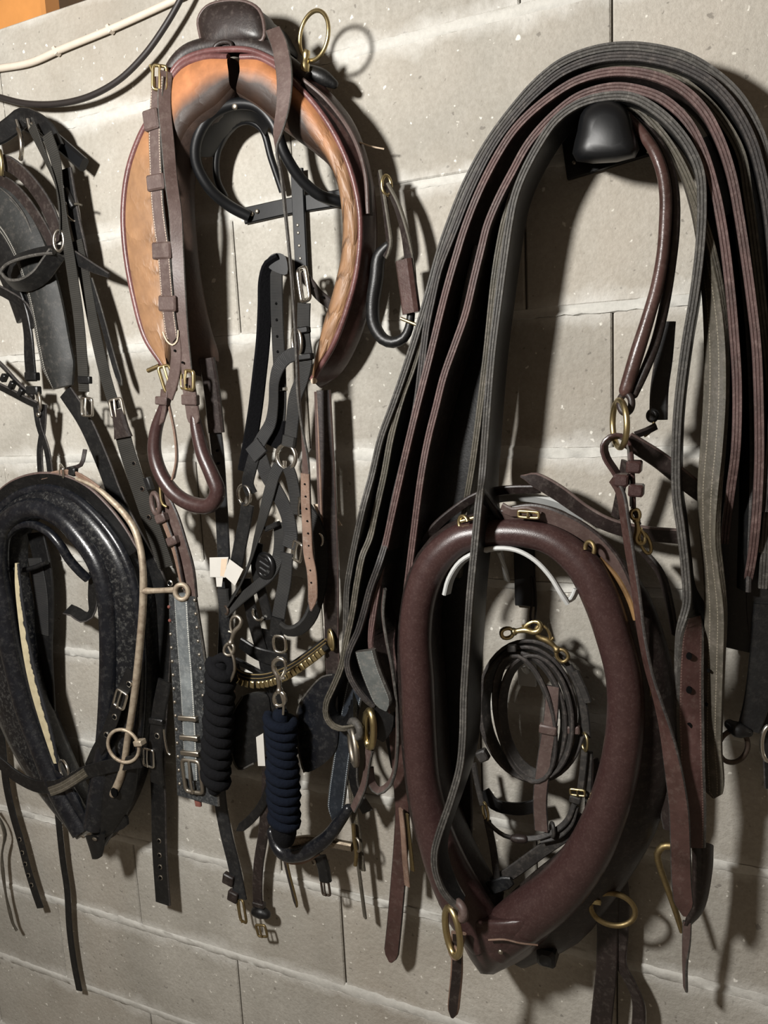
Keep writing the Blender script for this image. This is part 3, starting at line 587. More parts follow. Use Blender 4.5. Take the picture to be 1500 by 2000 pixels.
tube(sd, 'hame_block', [(588, 138, .125, 10), (606, 142, .12, 14), (632, 152, .11, 15), (652, 164, .10, 9)], 12, M['leather_black'], rnd=True)
# left billets with keepers and brass buckle
strap(sd, 'billet', [(309, 150, .225), (306, 200, .226), (303, 260, .226), (305, 330, .226), (308, 395, .224), (313, 440, .222), (320, 490, .22), (325, 550, .216), (330, 610, .21), (338, 668, .203)], 30, M['leather_brown_stitched'], t=.004, edge=M['edge_gray'], tip=('round', 14))
strap(sd, 'billet', [(324, 140, .215, -50), (321, 200, .222, -45), (328, 280, .224, -45), (334, 350, .226, -45), (343, 420, .222, -35), (346, 480, .212, -25), (351, 560, .205, -12), (358, 650, .196, 0), (366, 730, .19, 0)], 26, M['leather_brown'], t=.004, edge=M['edge_gray'])
strap(sd, 'billet', [(330, 560, .204), (338, 640, .2), (345, 690, .196), (338, 745, .19), (328, 775, .185)], 26, M['leather_brown'], t=.004)
for u, v, ww, hh, rl in ((297, 235, 36, 38, -4), (306, 357, 42, 30, 0), (318, 490, 46, 32, 4), (329, 593, 42, 30, 6)): box(sd, 'keeper', (u+1, v, .226-.018*max(0, (v-357)/236)), ww, hh, .014, M['leather_brown'], roll=rl, bev=.3)
for u, v in ((343, 685), (358, 708), (366, 752)): disc(sd, 'punched_hole', (u, v, .2), 2.4, M['black_hole'], .002)
buckle(sd, (312, 152, .225), 26, 44, 3.4, M['brass'], roll=6, yaw=35)
tube(sd, 'buckle_tongue', [(293, 127, .235), (299, 146, .235), (302, 172, .232)], 2.6, M['brass'])
tube(sd, 'stitch_tip', [(318, 648, .2045), (326, 666, .2045), (337, 674, .2045), (346, 666, .2045), (348, 645, .2045)], 1.6, M['tag_tan'])
# long turn-back strap in front
ts = thing('overcheck_strap', 'long narrow brown strap hanging from the driving saddle seat, tip cracked tan', 'strap', (583, 770, .2))
strap(ts, 'strap', [(533, 58, .17, -30, 30), (547, 92, .2, -10, 34), (556, 150, .22, 0, 36), (553, 210, .23, 5, 33), (543, 262, .235, 25, 30), (541, 296, .235, 62), (550, 345, .235, 68), (558, 420, .23, 66), (566, 500, .225, 64), (573, 590, .22, 64), (579, 680, .215, 66), (583, 770, .21, 68), (590, 835, .2, 60), (597, 895, .19, 30), (598, 960, .185, 8), (600, 1037, .18, 0), (602, 1080, .18, 0), (609, 1117, .175, 0), (611, 1165, .17, 0), (608, 1193, .17, 0)], 22, M['leather_brown'], t=.004, edge=M['edge_gray'], tip=('point', 20))
strap(ts, 'worn_end', [(596, 925, .194, 8), (597, 983, .188, 4), (600, 1037, .183, 0), (602, 1080, .183, 0), (609, 1117, .178, 0), (611, 1165, .173, 0), (608, 1190, .173, 0)], 21, M['leather_tan'], t=.003, tip=('point', 20))
for i in range(9): disc(ts, 'punched_hole', (597+i*1.6, 945+i*24, .1905-i*.0022), 1.8, M['black_hole'], .003)
# crupper below the left flap
cp = thing('crupper', 'brown round-stitched crupper loop buckled under the left flap of the driving saddle', 'crupper', (370, 985, .178))
tube(cp, 'dock', [(380, 812, .173, 10), (385, 840, .173, 12.5), (396, 885, .175, 14), (415, 930, .178, 15), (425, 962, .178, 15.5), (410, 987, .178, 15.5), (380, 986, .178, 15.5), (345, 968, .178, 15), (316, 930, .176, 14.5), (302, 885, .174, 13.5), (305, 840, .173, 12), (320, 795, .173, 10), (331, 762, .173, 9), (334, 742, .173, 8)], 13, M['leather_maroon'], ns=14, rnd=True)
strap(cp, 'buckle_strap', [(366, 738, .184), (372, 775, .186), (378, 815, .184), (380, 832, .183)], 31, M['leather_brown'], t=.005, tip=('round', 18))
box(cp, 'keeper', (372, 781, .187), 36, 20, .012, M['leather_brown'], roll=4)
buckle(cp, (366, 742, .191), 38, 36, 3.6, M['brass'], roll=8, yaw=-15)
strap(cp, 'buckle_strap', [(322, 762, .183, 20), (318, 800, .183, 20), (313, 830, .181, 20)], 24, M['leather_brown'], t=.005, tip=('round', 16))
box(cp, 'keeper', (318, 783, .185), 28, 16, .014, M['leather_brown'], roll=8)
buckle(cp, (327, 740, .183), 22, 50, 3.4, M['brass'], roll=-12, yaw=40)
tube(cp, 'buckle_pin', [(289, 724, .168), (312, 714, .168)], 4.5, M['brass_dull'])
strap(cp, 'inner_strap', [(330, 790, .168, 55), (342, 850, .168, 55), (345, 900, .168, 60), (338, 935, .168, 65)], 20, M['leather_brown'], t=.004, edge=M['leather_tan'])
# right hanging end of the girth, folded over
gt = thing('girth_tug', 'folded dark strap with maroon keeper and brass pin right of the driving saddle', 'strap', (780, 610, .08))
strap(gt, 'strap', [(742, 335, .1, 60), (749, 380, .1, 55), (756, 430, .1, 50), (760, 480, .098, 40), (750, 500, .095, 20)], 22, M['leather_dark'], t=.006, edge=M['edge_olive'])
strap(gt, 'strap', [(757, 362, .1, 60), (775, 400, .1, 50), (790, 450, .1, 40), (800, 510, .098, 20), (804, 560, .096, 15), (806, 605, .094, 10)], 24, M['leather_dark'], t=.006, edge=M['edge_olive'])
ring(gt, 'ring', (755, 362, .105), 10, 3.5, M['brass'], yaw=50, asp=1.8)
strap(gt, 'keeper', [(790, 508, .102, 10), (797, 560, .1, 10), (804, 612, .098, 10)], 37, M['leather_maroon_gloss'], t=.016)
tube(gt, 'pin', [(783, 622, .11), (815, 635, .11)], 3.4, M['brass'])
tube(gt, 'fold', [(757, 480, .095, 9), (741, 500, .09, 13), (735, 545, .088, 14), (728, 595, .086, 13.5), (731, 635, .085, 13), (748, 662, .085, 12), (768, 669, .085, 11), (789, 660, .085, 10), (799, 640, .085, 9), (803, 612, .085, 8)], 13, M['leather_black'], ns=12, rnd=True)
wr = thing('loose_thread', 'thin pale thread end sticking out right of the driving saddle', 'thread', (722, 285, .05))
tube(wr, 'thread', [(702, 278, .1), (725, 286, .08), (750, 291, .06)], 1.6, M['tag_tan'], ns=6)
# girth straps hanging below the left flap
gs_ = thing('girth_strap', 'long black girth strap below the crupper loop, ending in a brass buckle', 'strap', (465, 1730, .05))
strap(gs_, 'leather_sleeve', [(404, 700, .11), (413, 755, .105), (423, 845, .1)], 36, M['leather_dark'], t=.01)
strap(gs_, 'strap', [(415, 800, .095), (425, 880, .09), (431, 970, .085), (436, 1060, .08), (440, 1200, .075), (432, 1400, .07), (428, 1540, .07), (440, 1620, .07), (457, 1690, .07), (470, 1755, .07)], 29, M['leather_black_grooved'], t=.005)
buckle(gs_, (472, 1778, .072), 22, 46, 2.6, M['brass_dull'], roll=-8, yaw=-20)
box(gs_, 'keeper', (447, 1717, .075), 24, 22, .012, M['leather_dark'], roll=14); box(gs_, 'keeper', (456, 1750, .075), 22, 22, .012, M['leather_dark'], roll=14)
for v in (880, 905, 930, 955): disc(gs_, 'punched_hole', (424+(v-860)*.06, v, .094), 2.5, M['black_hole'], .002)
DK = .62
# ------------------------------------------------------------------ brown collar on the white hanger
hg = thing('collar_hanger', 'white painted steel collar hanger with curved arms under the maroon collar', 'hanger', (1010, 1040, 0))
strap(hg, 'upper_arm', [(897, 1030, .03, 60), (918, 1003, .05, 55), (955, 978, .06, 45), (1000, 970, .065, 42), (1050, 974, .065, 42), (1100, 988, .06, 45), (1140, 1012, .05, 50)], 24, M['white_paint'], t=.006)
strap(hg, 'lower_arm', [(872, 1160, .185, 80), (880, 1130, .185, 80), (903, 1096, .185, 78), (940, 1077, .185, 75), (975, 1071, .185, 75), (1010, 1075, .185, 75), (1045, 1094, .185, 75), (1075, 1125, .185, 78), (1097, 1160, .185, 80), (1108, 1176, .18, 80)], 26, M['white_paint'], t=.006)
strap(hg, 'hook_tip', [(1106, 1174, .175, 60), (1118, 1168, .18, 60), (1126, 1150, .18, 60)], 16, M['white_paint'], t=.005)
strap(hg, 'stem', [(975, 1074, .16, 90), (983, 1100, .08, 60), (990, 1132, .005, 0)], 14, M['white_paint'], t=.006)
box(hg, 'wall_plate', (1025, 1120, .006), 40, 130, .008, M['black_paint'])
cl = thing('horse_collar', 'maroon brown leather horse collar hanging on the white hanger', 'collar', (945, 1900, .1))
RO = [(955, 1832, 44), (915, 1775, 46), (872, 1690, 42), (845, 1610, 36), (828, 1530, 33), (820, 1430, 33), (816, 1330, 33), (812, 1240, 32), (822, 1160, 32), (850, 1096, 32), (900, 1052, 30), (960, 1042, 28), (1030, 1043, 28), (1085, 1060, 30), (1138, 1104, 34), (1172, 1165, 36), (1198, 1240, 35), (1218, 1320, 35), (1222, 1400, 36), (1210, 1500, 38), (1183, 1590, 40), (1145, 1670, 43), (1090, 1740, 46), (1020, 1795, 48), (968, 1836, 44)]
tube(cl, 'roll', [(u, v, .165, r) for u, v, r in RO], 35, M['leather_maroon'], ns=20, step=10)
ou = [(930, 1850), (870, 1790), (830, 1690), (802, 1600), (788, 1500), (780, 1400), (776, 1300), (780, 1200), (800, 1110), (845, 1045), (910, 1008), (980, 1000), (1060, 1005), (1120, 1025), (1185, 1080), (1240, 1150), (1275, 1240), (1296, 1330), (1302, 1420), (1290, 1510), (1265, 1600), (1225, 1680), (1170, 1760), (1100, 1830), (1000, 1880)]
ou2 = [(u+(18 if u > 1100 else 30), v, .075) for u, v in ou]
inn = [(u, v, .165) for u, v, r in RO]; inb = []
cx_, cy_ = 1010, 1420
for u, v, r in RO:                                   # inner edge of the roll, carried straight back towards the wall
    l_ = math.hypot(cx_-u, cy_-v); inb.append(bk(u+(cx_-u)/l_*r*.7, v+(cy_-v)/l_*r*.7, .165, .045))
loft(cl, 'body', [inn, [(u, v, .13) for u, v in ou], ou2, inb], 60, [M['leather_dark']], sub=4)
tube(cl, 'body_seam', [(1240, 1130, .15), (1256, 1210, .15), (1268, 1300, .15), (1268, 1400, .15), (1255, 1480, .15), (1243, 1540, .15), (1230, 1580, .15)], 2, M['brass_dull'], ns=6)
cap = []
for pts_ in ([(893, 1805, .165), (912, 1862, .165), (938, 1901, .16)], [(915, 1800, .205), (928, 1860, .21), (942, 1902, .175)], [(985, 1800, .225), (975, 1862, .22), (950, 1903, .178)], [(1060, 1790, .205), (1022, 1850, .2), (958, 1903, .172)], [(1090, 1795, .15), (1036, 1864, .15), (964, 1903, .155)], [(1060, 1775, .1), (1020, 1840, .11), (955, 1895, .13)], [(910, 1780, .1), (925, 1840, .11), (940, 1893, .13)]):
    q0 = pts_[0]; cap.append([(970+(q0[0]-970)*.35, 1778+(q0[1]-1778)*.2, .15+(q0[2]-.15)*.3), (970+(q0[0]-970)*.8, 1785+(q0[1]-1785)*.6, .15+(q0[2]-.15)*.75)]+pts_)
loft(cl, 'point_cap', cap, 20, M['leather_maroon'], sub=4)
tube(cl, 'cap_seam', [(954, 1836, .24), (985, 1835, .24), (1015, 1842, .23), (1050, 1846, .205)], 1.8, M['leather_tan'], ns=6)
disc(cl, 'rivet', (978, 1858, .232), 5, M['steel_dull'], dome=2)
box(cl, 'pull_block', (1072, 1855, .1), 36, 36, .05, M['leather_black'], bev=.3)
# hame straps and housing over the top of the collar
strap(cl, 'housing', [(985, 1010, .165, 25), (1040, 1000, .165, 25), (1090, 1012, .165, 28), (1150, 1045, .16, 30), (1195, 1090, .155, 35), (1222, 1140, .15, 40), (1243, 1195, .145, 45)], 40, M['leather_brown'], t=.007, edge=M['leather_dark'])
strap(cl, 'hame_strap', [(820, 1075, .09, 40), (850, 1030, .1, 40), (890, 995, .1, 40), (930, 970, .1, 35), (980, 958, .1, 30), (1055, 955, .1, 30)], 20, M['leather_dark'], t=.005)
strap(cl, 'hame_strap', [(1018, 930, .11, 0, 18), (1045, 937, .115, 10, 30), (1090, 962, .12, 20, 36), (1140, 998, .12, 20), (1190, 1025, .12, 20), (1250, 1040, .11, 20), (1330, 1048, .1, 15)], 32, M['leather_dark'], t=.006, edge=M['leather_brown'], tip0=('point', 24))
strap(cl, 'housing_strap', [(980, 990, .175, 20), (1000, 1000, .178, 20), (1030, 998, .178, 20), (1055, 1008, .178, 20)], 20, M['leather_brown'], t=.005)
strap(cl, 'lining', [(1168, 1092, .15, 30), (1205, 1130, .15, 40), (1228, 1170, .15, 50), (1240, 1210, .15, 55)], 16, M['suede_tan'], t=.006)
buckle(cl, (1032, 1005, .185), 40, 12, 3.2, M['brass'], roll=3)
ring(cl, 'staple', (905, 1022, .185), 13, 4, M['brass'], yaw=-30, asp=1.1, arc=(20, 220)); ring(cl, 'staple', (1152, 1072, .19), 11, 4.5, M['brass_dull'], yaw=-30, asp=1.3, arc=(-30, 190))
tube(cl, 'staple_bar', [(900, 1018, .18), (930, 1010, .18)], 4, M['brass'])
ro = thing('hame_ring', 'round brass ring hanging below the right side of the maroon collar', 'ring', (1196, 1776, .1))
ring(ro, 'ring', (1197, 1776, .12), 42, 5.5, M['brass_dull'], asp=.82, yaw=12, roll=8, n=36)
box(ro, 'staple', (1161, 1757, .125), 26, 11, .014, M['brass'], roll=-5)
# dark straps falling from behind the collar
b1 = thing('belly_strap', 'wide dark strap hanging behind the brass ring, reaching the bottom edge', 'strap', (1180, 1990, .04))
strap(b1, 'strap', [(1150, 1480, .05, 20), (1180, 1600, .05), (1190, 1700, .05), (1187, 1790, .05), (1185, 1890, .05), (1178, 1960, .05), (1168, 2060, .05)], 40, M['leather_dark'], t=.006)
b2 = thing('belly_strap', 'narrower dark strap curling right of the wide belly strap at the bottom edge', 'strap', (1240, 1990, .04))
strap(b2, 'strap', [(1200, 1650, .045), (1215, 1740, .045), (1214, 1820, .045), (1212, 1880, .045, 20), (1232, 1920, .045, 25), (1247, 1960, .045, 20), (1243, 2050, .045)], 26, M['leather_dark'], t=.006)
b3 = thing('hanging_strap', 'maroon strap with pointed tip hanging left of the maroon collar', 'strap', (765, 1870, .05))
strap(b3, 'strap', [(772, 1420, .06), (780, 1500, .06), (786, 1580, .06), (784, 1640, .06), (778, 1720, .06), (771, 1800, .06), (763, 1878, .06)], 31, M['leather_maroon_gloss'], t=.005, edge=M['leather_dark'], tip=('point', 16))
strap(b3, 'tan_loop', [(783, 1580, .085, 40), (787, 1620, .085, 30), (792, 1690, .083, 20), (796, 1730, .08, 20)], 14, M['leather_tan'], t=.004)
strap(b3, 'tan_loop', [(795, 1590, .08, 40), (800, 1640, .08, 30), (806, 1700, .078, 20)], 10, M['brass_dull'], t=.004)
# coiled bridle hanging inside the collar
bd = thing('coiled_bridle', 'black driving bridle with coiled reins hanging inside the maroon collar', 'bridle', (1030, 1500, .03))
tube(bd, 'hanging_cord', [(1037, 1128, .012), (1040, 1170, .03), (1036, 1205, .05), (1043, 1235, .06)], 2.4, M['cable_black'], ns=6)
tube(bd, 'hanging_cord', [(1044, 1128, .012), (1047, 1180, .03), (1045, 1212, .05), (1046, 1235, .06)], 2.4, M['cable_black'], ns=6)
BL = 'leather_black_coil'; leather(BL, '33312f', '201e1d', .5, dust=.15)
for i, (cx, cy, rx, ry, d, rl, w) in enumerate(((1040, 1386, 97, 132, .085, -8, 25), (1034, 1390, 86, 124, .092, -6, 24), (1024, 1396, 76, 120, .1, -10, 23), (1048, 1398, 66, 116, .106, -6, 22), (1026, 1402, 52, 122, .112, -12, 20))):
    q = []
    for k in range(14):
        th = 2*math.pi*k/14; x, y = rx*math.cos(th), ry*math.sin(th); r_ = math.radians(rl)
        q.append((cx+x*math.cos(r_)-y*math.sin(r_), cy+x*math.sin(r_)+y*math.cos(r_), d, 52))
    strap(bd, 'rein_coil', q, w, M[BL], t=.0055, edge=M['edge_dark'], closed=True, step=12)
strap(bd, 'rein_end', [(1080, 1340, .11), (1076, 1400, .115), (1064, 1480, .115), (1055, 1560, .112), (1058, 1622, .108)], 28, M['leather_brown'], t=.005, edge=M['edge_dark'])
box(bd, 'keeper', (1071, 1424, .117), 34, 18, .013, M['leather_brown'], roll=4)
box(bd, 'keeper', (1000, 1266, .12), 18, 12, .012, M[BL], roll=-8); box(bd, 'keeper', (1121, 1424, .1), 24, 16, .014, M['leather_brown'], roll=-5)
box(bd, 'keeper', (943, 1475, .1), 22, 22, .014, M[BL], roll=-30)
strap(bd, 'cheek_strap', [(1110, 1300, .095), (1130, 1340, .095), (1143, 1400, .095), (1146, 1440, .095)], 16, M[BL], t=.005); strap(bd, 'cheek_strap', [(1122, 1310, .1), (1140, 1350, .1), (1148, 1372, .1)], 15, M[BL], t=.005)
ring(bd, 'ring', (1142, 1449, .1), 11, 3, M['brass'], yaw=-50, asp=1.6)
strap(bd, 'cheek_strap', [(1142, 1465, .1), (1139, 1500, .1), (1134, 1540, .1)], 13, M[BL], t=.004)
strap(bd, 'cheek_strap', [(1152, 1468, .09), (1150, 1520, .09), (1148, 1580, .09)], 12, M[BL], t=.004)
buckle(bd, (1128, 1548, .105), 28, 12, 2.4, M['brass'], roll=-3); box(bd, 'keeper', (1124, 1560, .104), 22, 14, .012, M[BL], roll=10)
strap(bd, 'nose_strap', [(1122, 1570, .104, 30), (1108, 1602, .104, 30), (1085, 1622, .104, 30), (1050, 1636, .104, 30), (1025, 1638, .104, 30)], 11, M[BL], t=.004)
strap(bd, 'nose_strap', [(1126, 1575, .1, 30), (1116, 1608, .1, 30), (1092, 1632, .1, 30), (1056, 1642, .1, 30)], 11, M[BL], t=.004)
tube(bd, 'nose_roll', [(1003, 1637, .106, 7), (1012, 1638, .106, 9), (1024, 1639, .106, 8)], 9, M['leather_dark'], rnd=True)
strap(bd, 'nose_strap', [(948, 1600, .104, 30), (965, 1618, .104, 30), (985, 1632, .104, 30), (1003, 1637, .104, 30)], 12, M[BL], t=.004)
ring(bd, 'ring', (948, 1585, .1), 9, 3, M['brass'], yaw=-40, asp=1.9, roll=-15); ring(bd, 'ring_keeper', (1079, 1621, .106), 9, 4, M[BL], yaw=-60, asp=1.5)
strap(bd, 'cheek_strap', [(925, 1490, .09), (932, 1530, .092), (942, 1572, .095)], 11, M[BL], t=.004)
strap(bd, 'throat_strap', [(952, 1602, .095), (962, 1650, .095), (970, 1710, .095), (972, 1735, .095)], 14, M[BL], t=.004)
strap(bd, 'throat_strap', [(1140, 1595, .085), (1110, 1625, .085), (1060, 1660, .085), (1005, 1700, .085), (965, 1725, .085)], 26, M[BL], t=.005)
strap(bd, 'throat_strap', [(1000, 1720, .098), (975, 1728, .098), (956, 1735, .098)], 27, M['leather_black_grooved'], t=.006, tip0=('taper', 14))
strap(bd, 'noseband', [(945, 1545, .05), (965, 1570, .05), (1010, 1580, .05), (1060, 1570, .05)], 26, M['leather_black'], t=.006)
wh = thing('white_hook', 'small white wall hook inside the coil of black reins', 'hook', (1020, 1300, 0))
strap(wh, 'hook_arm', [(986, 1304, .06, 60), (1000, 1296, .07, 60), (1020, 1294, .075, 60), (1043, 1308, .06, 60)], 22, M['white_paint'], t=.006)
box(wh, 'wall_plate', (1030, 1310, .006), 36, 60, .01, M['white_paint'])
tube(wh, 'stem', [(1022, 1300, .072), (1026, 1308, .04), (1030, 1312, .006)], 6, M['white_paint'])
def snap(par, a, bq, m, r=3.4, hook=1, d=None):
    """trigger snap from swivel eye a to hook tip bq"""
    a = np.array(a, float); bq = np.array(bq, float); t = bq-a; L_ = math.hypot(t[0], t[1]); n_ = np.array([-t[1], t[0], 0])/L_
    q = lambda x, y, rr: (a[0]+t[0]*x+n_[0]*y*L_*hook, a[1]+t[1]*x+n_[1]*y*L_*hook, a[2]+t[2]*x, rr)
    s = obj_root = tube(par, 'snap_body', [q(.22, 0, r*1.5), q(.28, 0, r*2), (q(.34, 0, r*1.3)), q(.5, .01, r*1.5), q(.62, .04, r*1.6), q(.76, .12, r*1.4), q(.92, .12, r*1.3), q(1.0, .0, r*1.2), q(.95, -.12, r), q(.82, -.15, r*.8)], r, M[m], ns=8, step=5)
    tube(s, 'snap_gate', [q(.52, -.03, r*.8), q(.68, -.12, r*.8), q(.82, -.15, r*.7)], r*.8, M[m], ns=6, step=5)
    tube(s, 'swivel_eye', [q(.22, .07, r), q(.1, .13, r), q(-.04, .1, r), q(-.08, 0, r), q(-.04, -.1, r), q(.1, -.13, r), q(.22, -.07, r)], r, M[m], ns=8, closed=True, step=5)
    tube(s, 'gate_stud', [q(.55, -.05, r*.8), q(.55, -.13, r*.8)], r, M[m], ns=6)
    return s
snap(bd, (985, 1238, .12), (1056, 1222, .12), 'brass', 4.2, hook=1); snap(bd, (1102, 1285, .11), (1050, 1225, .115), 'brass_dull', 4, hook=-1)
# long strap with rolled keepers and brass rings right of the collar
lp = thing('breast_strap', 'dark brown strap with square keepers falling from the brass ring to a pointed tip', 'strap', (1338, 1790, .1))
strap(lp, 'strap', [(1196, 935, .2, 60), (1211, 960, .205, 60), (1221, 1015, .21, 60), (1230, 1075, .21, 60), (1242, 1150, .21, 62), (1253, 1235, .212, 64), (1268, 1310, .215, 64), (1286, 1370, .215, 60), (1302, 1430, .215, 45), (1316, 1505, .212, 22), (1326, 1580, .21, 8), (1329, 1650, .205, 0), (1331, 1720, .2, 0), (1338, 1788, .19, 0)], 38, M['leather_maroon_gloss'], t=.0045, edge=M['edge_dark'], tip=('point', 28))
strap(lp, 'loop', [(1215, 950, .195, 70), (1204, 925, .195, 70), (1184, 893, .195, 70), (1180, 870, .195, 70), (1192, 855, .195, 70), (1212, 852, .19, 70), (1228, 868, .19, 70), (1232, 900, .19, 70), (1235, 950, .19, 70), (1236, 990, .19, 70)], 24, M['leather_maroon'], t=.005)
for u, v in ((1214, 937), (1239, 911), (1243, 957)): box(lp, 'keeper', (u, v, .205), 28, 24, .022, M['leather_maroon'], roll=3)
tube(lp, 'link', [(1235, 990, .19), (1243, 1008, .19), (1249, 1025, .19)], 4, M['leather_dark'])
snap(lp, (1240, 1000, .195), (1252, 1062, .19), 'brass', 4, hook=1)
ring(lp, 'ring', (1260, 1060, .17), 10, 3.6, M['brass'], yaw=40, asp=2.4, roll=-25)
br2 = thing('breeching_ring', 'tall brass ring linking the padded strap to the brown keepers loop', 'ring', (1212, 828, .2))
ring(br2, 'ring', (1210, 828, .2), 46, 6, M['brass'], yaw=-66, roll=4, n=36)
ps = thing('padded_strap', 'glossy brown rolled strap hanging inside the rack bundle to the tall brass ring', 'strap', (1225, 760, .2))
tube(ps, 'roll', [(1226, 226, .13, 8), (1254, 260, .15, 10), (1278, 296, .165, 11), (1293, 335, .17, 11.5), (1300, 380, .175, 12), (1299, 440, .18, 12), (1294, 500, .185, 12), (1283, 560, .19, 12.5), (1266, 620, .195, 13), (1244, 690, .2, 14), (1222, 762, .2, 13)], 12, M['leather_maroon_gloss'], ns=14, rnd=True)
tube(ps, 'roll', [(1240, 224, .11, 7), (1275, 262, .13, 8), (1302, 310, .145, 9), (1316, 370, .155, 10), (1318, 440, .16, 10), (1310, 520, .165, 10), (1297, 600, .17, 10), (1280, 670, .175, 10), (1259, 724, .185, 10), (1238, 770, .19, 9)], 9, M['leather_dark'], ns=12, rnd=True)
ring(ps, 'end_loop', (1222, 788, .2), 14, 7, M['leather_dark'], yaw=-30, asp=1.3)
ps2 = thing('padded_strap', 'flat black strap behind the glossy rolled strap, ending on a small brass hook', 'strap', (1285, 810, .1))
strap(ps2, 'strap', [(1302, 628, .12), (1296, 700, .12), (1288, 760, .12), (1286, 820, .12)], 34, M['leather_black'], t=.008, edge=M['edge_dark'])
ring(ps2, 'end_loop', (1274, 812, .12), 9, 5, M['leather_black'], yaw=-30); tube(ps2, 'hook', [(1278, 815, .122), (1276, 832, .122), (1268, 845, .12), (1258, 852, .12)], 3, M['brass'])
hs = thing('hip_strap', 'broad brown strap slanting from the tall brass ring behind the grey trace', 'strap', (1300, 905, .1))
strap(hs, 'strap', [(1224, 858, .16, 20), (1250, 874, .15, 15), (1290, 900, .13, 10), (1345, 945, .11, 10), (1400, 985, .09, 10)], 35, M['leather_dark'], t=.006, edge=M['leather_brown'])
strap(hs, 'strap', [(1240, 850, .135, 50), (1262, 842, .13, 50), (1282, 832, .125, 50)], 18, M['leather_dark'], t=.005)
strap(hs, 'strap', [(1222, 900, .12, 40), (1212, 960, .11, 40), (1202, 1010, .1, 40)], 22, M['leather_dark'], t=.005)
bs = thing('belly_band', 'dark strap curving from the top of the maroon collar down behind its right side', 'strap', (1300, 1250, .06))
strap(bs, 'strap', [(1255, 1075, .1, 50), (1290, 1120, .1, 50), (1308, 1180, .1, 55), (1318, 1240, .1, 60)], 24, M['leather_dark'], t=.005, edge=M['edge_dark'])
tr2 = thing('trace_carrier', 'dark double strap with open pocket end below the punched grey trace', 'strap', (1355, 1700, .08))
strap(tr2, 'strap', [(1312, 1480, .1), (1312, 1560, .1), (1308, 1620, .1)], 40, M['leather_dark'], t=.007, edge=M['edge_dark'], tip=('taper', 30))
loft(tr2, 'pocket', [[(1350, 1648, .12), (1352, 1700, .12), (1345, 1770, .12), (1335, 1808, .12)], [(1375, 1645, .145), (1376, 1700, .14), (1362, 1770, .13), (1340, 1808, .125)], [(1394, 1652, .12), (1392, 1700, .115), (1374, 1780, .11), (1345, 1812, .115)], [(1372, 1660, .09), (1370, 1700, .09), (1358, 1770, .095), (1340, 1810, .11)]], 14, M['leather_dark'], sub=4, caps=False)
strap(tr2, 'tail', [(1342, 1800, .12), (1341, 1835, .115, 20), (1338, 1880, .11, 60), (1339, 1932, .105, 70)], 17, M['leather_brown'], t=.004, edge=M['edge_gray'])
tube(tr2, 'hook', [(1312, 1652, .1, 7), (1295, 1653, .1, 7), (1284, 1668, .1, 7), (1288, 1690, .1, 6.5), (1300, 1725, .1, 6), (1318, 1775, .1, 6), (1332, 1820, .1, 5)], 6, M['brass_dull'])
rg = thing('harness_ring', 'dull iron ring with a black leather tab hanging near the right edge', 'ring', (1425, 1465, .05))
ring(rg, 'ring', (1432, 1458, .08), 30, 5, M['iron_dark'], yaw=30, asp=1.1); strap(rg, 'strap', [(1494, 1180, .06, 0, 40), (1488, 1280, .065, 0, 44), (1478, 1370, .07, 0, 46), (1462, 1425, .075, 0, 40)], 42, M['leather_black'], t=.006)
tube(rg, 'leather_tab', [(1425, 1415, .08, 10), (1440, 1425, .085, 16), (1460, 1430, .08, 10)], 12, M['leather_black'], rnd=True)
# thin rein looping down left of the collar
ln = thing('thin_rein', 'thin grey rein looping down between the trace ends and the maroon collar', 'rein', (750, 1540, .1))
strap(ln, 'strap', [(752, 1150, .13, 60), (748, 1195, .13, 60), (755, 1250, .13, 60), (765, 1300, .13, 60), (772, 1350, .13, 60), (776, 1400, .125, 60), (776, 1450, .12, 60), (772, 1500, .115, 60), (760, 1532, .11, 60), (740, 1545, .11, 60), (726, 1530, .11, 60), (722, 1500, .11, 60)], 18, M['leather_brown'], t=.005, edge=M['edge_gray'])
ln2 = thing('thin_rein', 'grey split rein hanging from the brass ring of the dark trace', 'rein', (725, 1560, .1))
strap(ln2, 'strap', [(722, 1462, .13, 30, 24), (718, 1490, .125, 30), (712, 1530, .12, 30), (700, 1560, .12, 30), (690, 1580, .115, 30)], 18, M['leather_brown'], t=.005, edge=M['edge_gray'])
strap(ln2, 'strap', [(735, 1440, .12, 20, 34), (748, 1420, .12, 20, 40), (752, 1380, .115, 20, 40)], 36, M['leather_black'], t=.006)

eg = thing('steel_ring', 'pale steel ring cut off by the right edge of the picture', 'ring', (1500, 1450, .08))
ring(eg, 'ring', (1502, 1452, .09), 14, 4.5, M['steel'], yaw=20, asp=2.6)
DK = .5
